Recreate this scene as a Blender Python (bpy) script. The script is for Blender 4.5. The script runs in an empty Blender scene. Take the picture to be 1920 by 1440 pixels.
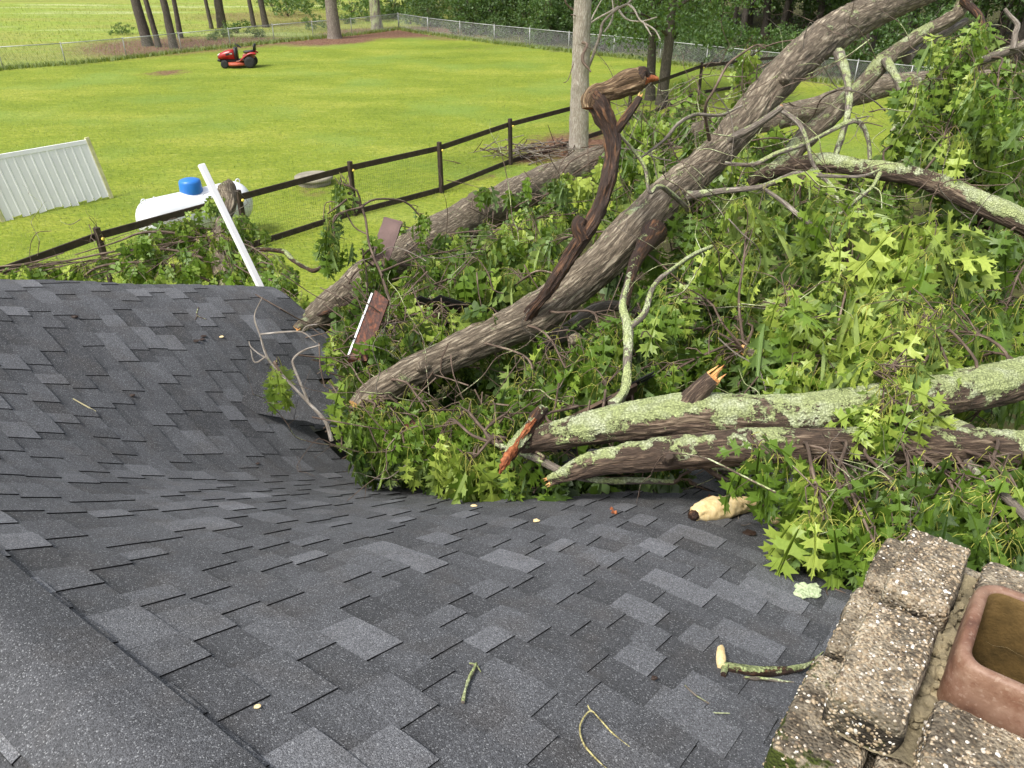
import bpy, math, random
import numpy as np
from mathutils import Vector, Matrix, noise as mnoise, geometry as mgeo

# ------------------------------------------------------------------ camera, world, sun, exposure
SC = bpy.context.scene
COL = SC.collection
H = 5.6; PITCH = math.radians(30.0); F = 1440.0
cd = bpy.data.cameras.new('camera'); cam = bpy.data.objects.new('camera', cd); COL.objects.link(cam)
cam.location = (0, 0, H); cam.rotation_euler = (math.radians(90) - PITCH, 0, 0)
cd.sensor_width = 36; cd.lens = 27.0; cd.clip_start = 0.05; cd.clip_end = 600
SC.camera = cam
SUN_EL, SUN_AZ = math.radians(56), math.radians(-132)      # azimuth from +Y towards +X
w = bpy.data.worlds.new('World'); SC.world = w; w.use_nodes = True
nt = w.node_tree; bg = nt.nodes['Background']
sky = nt.nodes.new('ShaderNodeTexSky'); sky.sky_type = 'NISHITA'; sky.sun_disc = False
sky.sun_elevation = SUN_EL; sky.sun_rotation = SUN_AZ; sky.air_density = 1.0; sky.dust_density = 4.0; sky.ozone_density = 1.0
hs = nt.nodes.new('ShaderNodeHueSaturation'); hs.inputs['Saturation'].default_value = 0.38
nt.links.new(sky.outputs[0], hs.inputs['Color']); nt.links.new(hs.outputs[0], bg.inputs['Color'])
bg.inputs['Strength'].default_value = 0.15
sd = bpy.data.lights.new('sun', 'SUN'); sd.energy = 2.0; sd.angle = math.radians(11); sd.color = (1, 0.95, 0.86)
sun = bpy.data.objects.new('sun', sd); COL.objects.link(sun)
sv = Vector((math.sin(SUN_AZ) * math.cos(SUN_EL), math.cos(SUN_AZ) * math.cos(SUN_EL), math.sin(SUN_EL)))
sun.rotation_euler = sv.to_track_quat('Z', 'Y').to_euler()
SC.view_settings.view_transform = 'Standard'; SC.view_settings.look = 'None'
SC.view_settings.gamma = 1; SC.view_settings.exposure = 0.70
SC.render.engine = 'CYCLES'

R = random.Random(7)
NR = np.random.default_rng(11)
FW = Vector((0, math.cos(PITCH), -math.sin(PITCH))); UP = Vector((0, math.sin(PITCH), math.cos(PITCH))); RT = Vector((1, 0, 0))
C0 = Vector((0, 0, H))
def ray(px, py): return FW + RT * ((px - 960) / F) - UP * ((py - 720) / F)
def P(px, py, k): return C0 + ray(px, py) * k                 # point at depth k metres
def T(px, py, z=0.0):                                          # point of that ray at height z
    r = ray(px, py); return C0 + r * ((z - H) / r.z)

# ------------------------------------------------------------------ mesh helpers
def tag(o, label=None, cat=None, group=None, kind=None):
    if label: o['label'] = label
    if cat: o['category'] = cat
    if group: o['group'] = group
    if kind: o['kind'] = kind
    return o
def empty(name, loc, rz=0.0, label=None, cat=None, group=None):
    o = bpy.data.objects.new(name, None); o.location = loc; o.rotation_euler = (0, 0, rz); COL.objects.link(o)
    o.empty_display_size = 0.1
    return tag(o, label, cat, group)
class MB:
    """collects verts / polys / attributes, builds ONE mesh object. Vertices are world coordinates unless local."""
    def __init__(s): s.v = []; s.f = []; s.m = []; s.sm = []; s.a = {}; s.n = 0
    def add(s, verts, faces, mat=0, smooth=False, **attrs):
        b = s.n; verts = np.asarray([tuple(p) for p in verts] if not isinstance(verts, np.ndarray) else verts, dtype=np.float64).reshape(-1, 3)
        s.v.append(verts); k = len(verts)
        for f in faces: s.f.append([i + b for i in f]); s.m.append(mat); s.sm.append(smooth)
        for name, val in attrs.items():
            arr = np.asarray(val, dtype=np.float64)
            if arr.ndim == 0: arr = np.full(k, float(arr))
            s.a.setdefault(name, []).append((b, arr))
        s.n += k
    def box(s, c, size, rot=None, mat=0, bev=0.0, **at):
        x, y, z = [q / 2 for q in size]; b = min(bev, x * .9, y * .9, z * .9)
        c = Vector(c)
        if b <= 0:
            vs = [Vector((i * x, j * y, k * z)) for i in (-1, 1) for j in (-1, 1) for k in (-1, 1)]
            fs = [(0, 1, 3, 2), (4, 6, 7, 5), (0, 4, 5, 1), (2, 3, 7, 6), (0, 2, 6, 4), (1, 5, 7, 3)]
        else:
            vs = []; idx = {}
            for i in (-1, 1):
                for j in (-1, 1):
                    for k in (-1, 1):
                        for ax in range(3):
                            p = [i * x, j * y, k * z]
                            sg = (i, j, k)
                            for q in range(3):
                                if q != ax: p[q] -= sg[q] * b
                            idx[(i, j, k, ax)] = len(vs); vs.append(Vector(p))
            fs = []
            for ax in range(3):
                o = [q for q in range(3) if q != ax]
                for sgn in (-1, 1):
                    ring = []
                    for a, bb in ((-1, -1), (1, -1), (1, 1), (-1, 1)):
                        t = [0, 0, 0]; t[ax] = sgn; t[o[0]] = a; t[o[1]] = bb; ring.append(idx[(*t, ax)])
                    flip = (sgn == -1) ^ (ax == 1)
                    fs.append(ring[::-1] if flip else ring)
            for ax in range(3):       # edges along ax
                o = [q for q in range(3) if q != ax]
                for a in (-1, 1):
                    for bb in (-1, 1):
                        t0 = [0] * 3; t0[ax] = -1; t0[o[0]] = a; t0[o[1]] = bb; t1 = list(t0); t1[ax] = 1
                        fs.append([idx[(*t0, o[0])], idx[(*t1, o[0])], idx[(*t1, o[1])], idx[(*t0, o[1])]])
            for i in (-1, 1):
                for j in (-1, 1):
                    for k in (-1, 1): fs.append([idx[(i, j, k, 0)], idx[(i, j, k, 1)], idx[(i, j, k, 2)]])
        if rot is not None: vs = [rot @ p for p in vs]
        s.add([c + p for p in vs], fs, mat, False, **at)
    def rod(s, a, b, r0, r1=None, seg=6, mat=0, cap=True, **at):
        r1 = r0 if r1 is None else r1
        a = Vector(a); b = Vector(b); t = (b - a).normalized(); n = t.orthogonal().normalized(); m = t.cross(n)
        vs = []
        for p, r in ((a, r0), (b, r1)):
            for i in range(seg):
                q = 2 * math.pi * i / seg; vs.append(p + (n * math.cos(q) + m * math.sin(q)) * r)
        fs = [(i, (i + 1) % seg, seg + (i + 1) % seg, seg + i) for i in range(seg)]
        if cap: fs += [tuple(range(seg))[::-1], tuple(range(seg, 2 * seg))]
        s.add(vs, fs, mat, seg > 5, **at)
    def lathe(s, c, prof, seg=24, mat=0, axis=Vector((0, 0, 1)), **at):
        q = Vector((0, 0, 1)).rotation_difference(axis); vs = []; fs = []
        for r, z in prof:
            for i in range(seg):
                a = 2 * math.pi * i / seg; vs.append(Vector(c) + q @ Vector((r * math.cos(a), r * math.sin(a), z)))
        for j in range(len(prof) - 1):
            for i in range(seg):
                fs.append((j * seg + i, j * seg + (i + 1) % seg, (j + 1) * seg + (i + 1) % seg, (j + 1) * seg + i))
        fs.append(tuple(range(seg))[::-1]); k = (len(prof) - 1) * seg; fs.append(tuple(range(k, k + seg)))
        s.add(vs, fs, mat, True, **at)
    def build(s, name, mats, parent=None, origin=None):
        me = bpy.data.meshes.new(name)
        V = np.concatenate(s.v) if s.v else np.zeros((0, 3))
        if parent is not None:
            Mi = np.array(world_of(parent).inverted()); V = V @ Mi[:3, :3].T + Mi[:3, 3]
        elif origin is not None: V = V - np.array(origin)
        me.from_pydata(V.tolist(), [], s.f)
        if not isinstance(mats, (list, tuple)): mats = [mats]
        for m in mats: me.materials.append(m)
        me.polygons.foreach_set('material_index', s.m); me.polygons.foreach_set('use_smooth', s.sm)
        for nme, chunks in s.a.items():
            vec = chunks[0][1].ndim == 2
            at = me.attributes.new(nme, 'FLOAT_VECTOR' if vec else 'FLOAT', 'POINT')
            arr = np.zeros((s.n, 3)) if vec else np.zeros(s.n)
            for b, a in chunks: arr[b:b + len(a)] = a
            at.data.foreach_set('vector' if vec else 'value', arr.ravel())
        me.update()
        o = bpy.data.objects.new(name, me); COL.objects.link(o)
        if parent is not None: o.parent = parent
        elif origin is not None: o.location = origin
        return o
WM = {}
def world_of(o):
    M = Matrix.LocRotScale(o.location, o.rotation_euler, o.scale)
    return world_of(o.parent) @ M if o.parent else M
def fast_mesh(name, V, tris, mat_idx, mats, attrs, parent=None, smooth=False):
    me = bpy.data.meshes.new(name)
    if parent is not None:
        Mi = np.array(world_of(parent).inverted()); V = V @ Mi[:3, :3].T + Mi[:3, 3]
    n = len(V); k = len(tris)
    me.vertices.add(n); me.vertices.foreach_set('co', V.astype(np.float32).ravel())
    me.loops.add(3 * k); me.loops.foreach_set('vertex_index', tris.astype(np.int32).ravel())
    me.polygons.add(k); me.polygons.foreach_set('loop_start', np.arange(0, 3 * k, 3, dtype=np.int32))
    me.polygons.foreach_set('loop_total', np.full(k, 3, dtype=np.int32))
    me.polygons.foreach_set('material_index', np.asarray(mat_idx, dtype=np.int32))
    me.polygons.foreach_set('use_smooth', np.full(k, smooth))
    for m in mats: me.materials.append(m)
    for nme, a in attrs.items():
        at = me.attributes.new(nme, 'FLOAT', 'POINT'); at.data.foreach_set('value', a.astype(np.float32))
    me.update(calc_edges=True)
    o = bpy.data.objects.new(name, me); COL.objects.link(o)
    if parent is not None: o.parent = parent
    return o
def spline(pts, step):
    """Catmull-Rom through rows of numbers (first three = position)."""
    A = np.array(pts, dtype=float); A = np.vstack([2 * A[0] - A[1], A, 2 * A[-1] - A[-2]]); out = []
    for i in range(1, len(A) - 2):
        L = np.linalg.norm(A[i + 1, :3] - A[i, :3]); n = max(2, int(L / step))
        for j in range(n):
            t = j / n
            out.append(.5 * (2 * A[i] + (A[i + 1] - A[i - 1]) * t + (2 * A[i - 1] - 5 * A[i] + 4 * A[i + 1] - A[i + 2]) * t * t
                             + (3 * A[i] - A[i - 1] - 3 * A[i + 1] + A[i + 2]) * t ** 3))
    out.append(A[-2]); return np.array(out)
def tube(mb, pts, seg=8, step=.05, mat=0, lich=0.0, rough=0.0, lump=0.0, seed=0.0, freq=14.0, ldir=(0, 0, 1), capmat=None):
    """pts rows: x,y,z,radius ; radial displacement follows the grain; lich = how much lichen covers the upper side."""
    S = spline(pts, step); Q = S[:, :3]; n = len(Q)
    t = np.gradient(Q, axis=0); t /= np.linalg.norm(t, axis=1)[:, None] + 1e-9
    nrm = Vector(t[0]).orthogonal().normalized(); V = []; BK = []; LI = []; L = 0.0; ld = Vector(ldir).normalized()
    for i in range(n):
        ti = Vector(t[i]); nrm = (nrm - ti * nrm.dot(ti)).normalized(); b = ti.cross(nrm); r0 = max(S[i, 3], .0008)
        if i: L += float(np.linalg.norm(Q[i] - Q[i - 1]))
        for j in range(seg):
            a = 2 * math.pi * j / seg; o = nrm * math.cos(a) + b * math.sin(a); r = r0
            bx, by = math.cos(a) * r0, math.sin(a) * r0
            if lump: r *= 1 + lump * mnoise.noise(Vector((bx * 4 + seed, by * 4, L * 3.0)))
            if rough:
                q = Vector((bx * freq * 2.2 + seed, by * freq * 2.2, L * freq * .32))
                nz = mnoise.noise(q); nz2 = mnoise.noise(q * 2.3)
                r += rough * ((1 - abs(nz) * 3.0) * .7 + nz2 * .6 - .45)
            li = 0.0
            if lich:
                lf = mnoise.noise(Vector((bx * 7 + seed, by * 7, L * 4.0 + 9))); l2 = mnoise.noise(Vector((bx * 24 + seed, by * 24, L * 20 + 9)))
                li = max(0.0, min(1.0, lich * (.48 + .62 * o.dot(ld)) + lf * .50 + l2 * .30))
                if li > .55 and rough: r += min(.0045, r0 * .09) * min(1, (li - .55) * 8) * (1 + 1.1 * mnoise.noise(Vector((bx * 75 + seed, by * 75, L * 75))))
            V.append(Vector(Q[i]) + o * r); BK.append((bx, by, L + seed)); LI.append(li)
    fs = []
    for i in range(n - 1):
        for j in range(seg):
            fs.append((i * seg + j, i * seg + (j + 1) % seg, (i + 1) * seg + (j + 1) % seg, (i + 1) * seg + j))
    mb.add(V, fs, mat, True, bark=np.array(BK), lich=np.array(LI))
    cm = mat if capmat is None else capmat
    for c, rev in ((0, True), (n - 1, False)):
        ring = [V[c * seg + j] for j in range(seg)]; cc = Vector(Q[c]) + Vector(t[c]) * (S[c, 3] * .15) * (-1 if rev else 1)
        mb.add(ring + [cc], [((j + 1) % seg, j, seg) if rev else (j, (j + 1) % seg, seg) for j in range(seg)], cm, False,
               bark=np.array([(0, 0, 0)] * (seg + 1)), lich=0.0)
    return S
def PX(rows):
    """rows (px, py, depth, width in px) -> (x, y, z, radius)"""
    o = []
    for a, b, k, wd in rows:
        p = P(a, b, k); o.append((p.x, p.y, p.z, wd * k / F / 2))
    return o
def splinters(mb, c, d, r, n, ln, mat, rr, **at):
    d = Vector(d).normalized(); a = d.orthogonal().normalized(); b = d.cross(a)
    for i in range(n):
        q = rr.random() * 6.283; u = math.sqrt(rr.random()) * r * .92
        p = Vector(c) + (a * math.cos(q) + b * math.sin(q)) * u - d * r * .3
        l = ln * (.25 + rr.random() ** 1.5); e = p + d * l + Vector((rr.gauss(0, .1), rr.gauss(0, .1), rr.gauss(0, .1))) * l
        wv = r * rr.uniform(.12, .34)
        s1 = (a * rr.gauss(0, 1) + b * rr.gauss(0, 1)).normalized(); s2 = d.cross(s1)
        mid = p.lerp(e, .55)
        vs = [p + s1 * wv, p - s1 * wv + s2 * wv * .5, p - s2 * wv, mid + s1 * wv * .7, mid - s1 * wv * .7, mid - s2 * wv * .6, e]
        mb.add(vs, [(0, 1, 4, 3), (1, 2, 5, 4), (2, 0, 3, 5), (3, 4, 6), (4, 5, 6), (5, 3, 6), (2, 1, 0)], mat, False,
               bark=np.array([(0, 0, 0)] * 7), lich=0.0, **at)

# ------------------------------------------------------------------ materials
class N:
    """tiny node helper"""
    def __init__(s, name):
        s.m = bpy.data.materials.new(name); s.m.use_nodes = True; s.t = s.m.node_tree
        s.b = s.t.nodes['Principled BSDF']; s.out = s.t.nodes['Material Output']
    def n(s, ty, **kw):
        q = s.t.nodes.new(ty)
        for k, v in kw.items():
            if k.startswith('_'): setattr(q, k[1:], v)
            else:
                i = q.inputs[k.replace('__', ' ')]
                if isinstance(v, bpy.types.NodeSocket): s.t.links.new(v, i)
                else: i.default_value = v
        return q
    def coord(s, kind='Object'): return s.n('ShaderNodeTexCoord').outputs[kind]
    def attr(s, name, vec=False):
        q = s.n('ShaderNodeAttribute'); q.attribute_name = name; return q.outputs['Vector' if vec else 'Fac']
    def mp(s, v, scale): return s.n('ShaderNodeMapping', Vector=v, Scale=scale).outputs[0]
    def noise(s, v, sc, det=4, rough=.55, col=False):
        q = s.n('ShaderNodeTexNoise', Vector=v, Scale=sc, Detail=det, Roughness=rough); return q.outputs['Color' if col else 'Fac']
    def voro(s, v, sc, out='Distance', feat='F1'):
        q = s.n('ShaderNodeTexVoronoi', Vector=v, Scale=sc, _feature=feat); return q.outputs[out]
    def math(s, op, a, b=0.0, c=None, clamp=False):
        q = s.t.nodes.new('ShaderNodeMath'); q.operation = op; q.use_clamp = clamp
        for i, x in enumerate((a, b) if c is None else (a, b, c)):
            if isinstance(x, bpy.types.NodeSocket): s.t.links.new(x, q.inputs[i])
            else: q.inputs[i].default_value = x
        return q.outputs[0]
    def rmp(s, v, lo, hi, a=0.0, b=1.0):
        q = s.n('ShaderNodeMapRange', Value=v); q.inputs[1].default_value = lo; q.inputs[2].default_value = hi
        q.inputs[3].default_value = a; q.inputs[4].default_value = b; return q.outputs[0]
    def mix(s, f, a, b):
        q = s.t.nodes.new('ShaderNodeMix'); q.data_type = 'RGBA'
        for i, x in ((0, f), (6, a), (7, b)):
            if isinstance(x, bpy.types.NodeSocket): s.t.links.new(x, q.inputs[i])
            else: q.inputs[i].default_value = x if i == 0 else (*x, 1)
        return q.outputs[2]
    def ramp(s, v, stops):
        q = s.n('ShaderNodeValToRGB', Fac=v); e = q.color_ramp.elements
        while len(e) < len(stops): e.new(.5)
        for el, (p, c) in zip(e, stops): el.position = p; el.color = (*c, 1)
        return q.outputs[0]
    def bump(s, h, dist, strength=1.0, nrm=None):
        kw = dict(Height=h, Distance=dist, Strength=strength)
        if nrm is not None: kw['Normal'] = nrm
        return s.n('ShaderNodeBump', **kw).outputs[0]
    def fin(s, col, rough=.8, nrm=None, spec=.5, metal=0.0):
        for k, v in (('Base Color', col), ('Roughness', rough), ('Specular IOR Level', spec), ('Metallic', metal)):
            i = s.b.inputs[k]
            if isinstance(v, bpy.types.NodeSocket): s.t.links.new(v, i)
            else: i.default_value = (*v, 1) if k == 'Base Color' else v
        if nrm is not None: s.t.links.new(nrm, s.b.inputs['Normal'])
        return s.m

def plain(name, col, rough=.6, var=.25, sc=6.0, metal=0.0, bump=.0, bsc=80):
    n = N(name); c = n.coord(); f = n.noise(c, sc, 5)
    a = n.mix(n.rmp(f, .3, .7), tuple(x * (1 - var) for x in col), tuple(min(1, x * (1 + var)) for x in col))
    nm = n.bump(n.noise(c, bsc, 4), bump) if bump else None
    return n.fin(a, rough, nm, metal=metal)

def m_shingle():
    n = N('shingle'); c = n.coord(); tone = n.attr('tone')
    v = n.voro(c, 330, 'Color'); sp = n.n('ShaderNodeSeparateColor', Color=v).outputs[0]
    fine = n.noise(c, 900, 2, .7); lo = n.noise(c, 2.2, 4); md = n.noise(c, 26, 5, .7)
    k = n.math('MULTIPLY', n.rmp(sp, 0, 1, .45, 1.55), n.rmp(fine, .3, .7, .72, 1.28))
    k = n.math('MULTIPLY', k, n.rmp(md, .25, .75, .84, 1.16)); k = n.math('MULTIPLY', k, n.rmp(lo, .3, .7, .9, 1.1))
    pale = n.rmp(sp, .93, .96, 0, 1)                                  # odd pale granule
    base = n.ramp(tone, [(0, (.028, .029, .032)), (.5, (.080, .083, .091)), (1, (.165, .170, .184))])
    warm = n.mix(n.rmp(n.noise(c, 5.5, 2), .5, .7, 0, .35), base, (.064, .056, .050))
    col = n.n('ShaderNodeVectorMath', _operation='SCALE'); n.t.links.new(warm, col.inputs[0]); n.t.links.new(k, col.inputs['Scale'])
    col = n.mix(n.math('MULTIPLY', pale, .55), col.outputs[0], (.33, .34, .35))
    h = n.math('ADD', n.math('MULTIPLY', n.voro(c, 330), -1.0), n.math('MULTIPLY', fine, .5))
    nm = n.bump(h, .0016, .9, n.bump(n.noise(c, 14, 3), .004, .5))
    return n.fin(col, .82, nm, .55)
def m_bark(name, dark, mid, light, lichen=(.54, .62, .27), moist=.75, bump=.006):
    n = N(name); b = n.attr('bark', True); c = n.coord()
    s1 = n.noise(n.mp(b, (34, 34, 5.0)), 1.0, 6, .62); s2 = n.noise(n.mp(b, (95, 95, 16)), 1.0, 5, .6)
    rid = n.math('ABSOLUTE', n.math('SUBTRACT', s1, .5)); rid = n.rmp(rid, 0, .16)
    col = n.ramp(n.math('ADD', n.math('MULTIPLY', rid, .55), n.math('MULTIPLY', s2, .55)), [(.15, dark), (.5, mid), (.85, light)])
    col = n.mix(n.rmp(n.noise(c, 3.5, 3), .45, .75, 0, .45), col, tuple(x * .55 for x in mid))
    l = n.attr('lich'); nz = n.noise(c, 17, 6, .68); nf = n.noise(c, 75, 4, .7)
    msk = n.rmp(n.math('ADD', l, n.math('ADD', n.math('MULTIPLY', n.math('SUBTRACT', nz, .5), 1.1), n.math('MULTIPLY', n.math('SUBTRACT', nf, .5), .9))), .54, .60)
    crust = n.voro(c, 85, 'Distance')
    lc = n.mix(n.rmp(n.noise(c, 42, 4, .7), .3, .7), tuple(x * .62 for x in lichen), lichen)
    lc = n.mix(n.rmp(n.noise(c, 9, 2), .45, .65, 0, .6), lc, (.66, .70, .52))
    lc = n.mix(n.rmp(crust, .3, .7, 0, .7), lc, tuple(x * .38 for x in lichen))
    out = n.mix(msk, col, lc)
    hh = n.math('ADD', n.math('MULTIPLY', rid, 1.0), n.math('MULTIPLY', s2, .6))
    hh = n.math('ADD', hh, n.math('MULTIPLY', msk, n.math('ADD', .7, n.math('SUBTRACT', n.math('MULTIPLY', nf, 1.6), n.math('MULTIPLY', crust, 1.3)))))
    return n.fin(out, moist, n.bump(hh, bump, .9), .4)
def m_wood(name, a, b, c_, rough=.7):
    n = N(name); c = n.coord(); g = n.noise(n.mp(c, (40, 40, 9)), 1, 5, .7)
    col = n.ramp(g, [(.3, a), (.5, b), (.72, c_)])
    return n.fin(col, rough, n.bump(g, .004, .8), .35)
def m_leaf(name, dark, light, bright, tr=.26):
    n = N(name); t = n.attr('tone'); c = n.coord()
    col = n.ramp(t, [(0, dark), (.55, light), (1, bright)])
    col = n.mix(n.rmp(n.noise(c, 60, 3), .3, .8, 0, .3), col, tuple(x * .7 for x in light))
    geo = n.n('ShaderNodeNewGeometry').outputs['Backfacing']
    colb = n.mix(n.math('MULTIPLY', geo, .45), col, (.20, .29, .13))
    n.fin(colb, .42, n.bump(n.noise(c, 90, 3), .002, .4), .45)
    tl = n.n('ShaderNodeBsdfTranslucent'); yel = n.mix(.5, col, (.30, .42, .04)); n.t.links.new(yel, tl.inputs['Color'])
    mx = n.n('ShaderNodeMixShader'); mx.inputs[0].default_value = tr
    n.t.links.new(n.b.outputs[0], mx.inputs[1]); n.t.links.new(tl.outputs[0], mx.inputs[2]); n.t.links.new(mx.outputs[0], n.out.inputs[0])
    return n.m

M = {}
M['shingle'] = m_shingle()
M['edge'] = plain('shingle_edge', (.008, .008, .009), .9)
M['bark'] = m_bark('oak_bark', (.034, .025, .017), (.20, .160, .112), (.44, .38, .28), bump=.010)
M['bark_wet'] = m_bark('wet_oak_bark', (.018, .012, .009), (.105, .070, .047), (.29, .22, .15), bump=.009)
M['bark_grey'] = m_bark('grey_bark', (.07, .058, .045), (.22, .185, .15), (.38, .34, .29))
M['bark_dead'] = m_bark('dead_bark', (.012, .007, .005), (.060, .032, .020), (.22, .105, .045), moist=.55, bump=.01)
M['bark_far'] = m_bark('far_bark', (.03, .025, .02), (.085, .07, .055), (.17, .15, .12), lichen=(.30, .33, .24))
M['bark_pale'] = m_bark('pale_dead_bark', (.17, .14, .11), (.40, .35, .29), (.62, .58, .52), bump=.012)
M['bark_pale2'] = m_bark('pale_rotten_bark', (.022, .012, .007), (.20, .125, .065), (.60, .45, .27), bump=.012)
M['twig'] = m_bark('twig_bark', (.05, .034, .026), (.13, .09, .065), (.26, .20, .15), bump=.001)
M['wood'] = m_wood('torn_wood', (.45, .16, .05), (.66, .36, .13), (.80, .58, .28))
M['cream'] = m_wood('cream_wood', (.60, .42, .19), (.80, .62, .32), (.88, .74, .46))
M['red'] = m_wood('red_brown_rot', (.05, .015, .008), (.26, .075, .025), (.55, .24, .10))
M['leaf'] = m_leaf('oak_leaf', (.022, .050, .008), (.135, .235, .024), (.44, .54, .10))
M['petiole'] = plain('petiole', (.42, .42, .09), .5, .15)
nq = N('yellow_twig'); cq = nq.coord(); M['petiole_bark'] = nq.fin(nq.ramp(nq.noise(cq, 120, 4), [(.35, (.12, .09, .04)), (.55, (.42, .38, .16)), (.75, (.60, .55, .32))]), .7)
M['straw'] = plain('straw', (.55, .50, .28), .6)
M['crown'] = m_leaf('woodland_leaf', (.018, .045, .010), (.055, .120, .022), (.13, .22, .04), .3)

# ------------------------------------------------------------------ ground
def fbm(x, y, s, o=0.0):
    r = 0; a = 1; t = 0
    for i in range(4):
        r += a * mnoise.noise(Vector((x * s + o, y * s - o, i * 7.3))); t += a; a *= .5; s *= 2.1
    return r / t
FCL = [T(-380, 178), T(-180, 154), T(7, 131), T(124, 121), T(238, 108), T(341, 97), T(433, 89), T(515, 81), T(588, 74), T(660, 66), T(748, 55)]
FCR = [T(803, 64), T(863, 72), T(927, 80), T(993, 88), T(1066, 97), T(1150, 106), T(1237, 116), T(1323, 126), T(1412, 137), T(1505, 148), T(1600, 160), T(1700, 172), T(1800, 185)]
FPOS = FCL + FCR
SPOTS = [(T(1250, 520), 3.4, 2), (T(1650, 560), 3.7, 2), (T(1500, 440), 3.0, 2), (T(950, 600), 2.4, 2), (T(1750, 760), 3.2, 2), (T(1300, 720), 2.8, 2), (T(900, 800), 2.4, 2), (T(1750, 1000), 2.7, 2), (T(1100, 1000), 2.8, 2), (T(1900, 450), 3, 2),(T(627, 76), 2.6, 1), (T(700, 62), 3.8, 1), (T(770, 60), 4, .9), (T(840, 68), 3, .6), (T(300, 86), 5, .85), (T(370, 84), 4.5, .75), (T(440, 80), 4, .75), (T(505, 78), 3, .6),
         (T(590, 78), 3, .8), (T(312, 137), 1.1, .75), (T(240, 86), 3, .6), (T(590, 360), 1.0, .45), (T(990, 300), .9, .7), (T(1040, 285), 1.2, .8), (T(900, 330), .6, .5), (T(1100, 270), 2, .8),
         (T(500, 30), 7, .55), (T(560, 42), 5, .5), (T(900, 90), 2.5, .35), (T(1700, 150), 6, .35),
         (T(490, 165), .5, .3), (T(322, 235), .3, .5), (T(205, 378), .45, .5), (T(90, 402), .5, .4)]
def seg_dist(x, y):
    best = 1e9
    for a, b in zip(FPOS[:-1], FPOS[1:]):
        dx, dy = b.x - a.x, b.y - a.y; t = max(0, min(1, ((x - a.x) * dx + (y - a.y) * dy) / (dx * dx + dy * dy)))
        best = min(best, math.hypot(x - a.x - t * dx, y - a.y - t * dy))
    return best
def beyond(x, y):
    """1 beyond the chain-link fence"""
    if x < FCL[0].x: return y > FCL[0].y
    for a, b in zip(FPOS[:-1], FPOS[1:]):
        if a.x <= x < b.x: return y > a.y + (b.y - a.y) * (x - a.x) / (b.x - a.x)
    return y > FPOS[-1].y
def m_ground():
    n = N('grass_ground'); c = n.coord(); br = n.attr('brown'); wd = n.attr('wild'); sh = n.attr('wood')  # wood: woodland floor, plus shade painted on the ground below the leaf heap
    st = n.mp(c, (.5, 1.1, 1))
    a = n.noise(st, .35, 6, .6); b = n.noise(st, 3.0, 6, .7); f = n.noise(n.mp(c, (7, 15, 1)), 1, 6, .85)
    lawn = n.ramp(n.math('ADD', n.math('MULTIPLY', a, .65), n.math('MULTIPLY', b, .35)), [(.34, (.15, .210, .024)), (.5, (.245, .300, .034)), (.66, (.37, .39, .068))])
    lawn = n.mix(n.rmp(b, .60, .72, 0, .42), lawn, (.42, .40, .12))
    lawn = n.mix(n.rmp(f, .40, .56, .72, 0), lawn, (.06, .11, .012))
    lawn = n.mix(n.rmp(n.noise(n.mp(c, (1.2, 5, 1)), 1.3, 6, .8), .56, .66, 0, .5), lawn, (.44, .44, .13))
    lawn = n.mix(n.rmp(n.noise(n.mp(c, (1.0, 3.5, 1)), 1.7, 6, .8), .56, .68, 0, .45), lawn, (.09, .15, .025))
    lawn = n.mix(n.rmp(n.noise(c, .22, 3), .5, .68, 0, .5), lawn, (.17, .27, .06))
    fld = n.ramp(n.noise(n.mp(c, (.035, .16, 1)), 1, 6, .6), [(.32, (.20, .23, .05)), (.48, (.30, .32, .075)), (.56, (.24, .32, .05)), (.66, (.42, .45, .20))])
    fld = n.mix(n.rmp(n.noise(c, 1.6, 5, .75), .35, .6, .5, 0), fld, (.13, .17, .03))
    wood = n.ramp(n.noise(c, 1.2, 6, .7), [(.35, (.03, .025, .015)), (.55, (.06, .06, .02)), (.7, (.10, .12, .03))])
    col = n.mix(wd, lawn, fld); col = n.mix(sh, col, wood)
    soil = n.ramp(n.noise(c, 9, 6, .75), [(.35, (.06, .030, .018)), (.5, (.16, .085, .055)), (.68, (.34, .22, .15))])
    k = n.rmp(n.math('ADD', br, n.math('MULTIPLY', n.math('SUBTRACT', n.noise(c, 2.5, 6, .75), .5), 1.1)), .35, .75)
    col = n.mix(k, col, soil)
    return n.fin(col, .95, n.bump(n.math('ADD', f, b), .05, .6), .15)
M['ground'] = m_ground()
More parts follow.
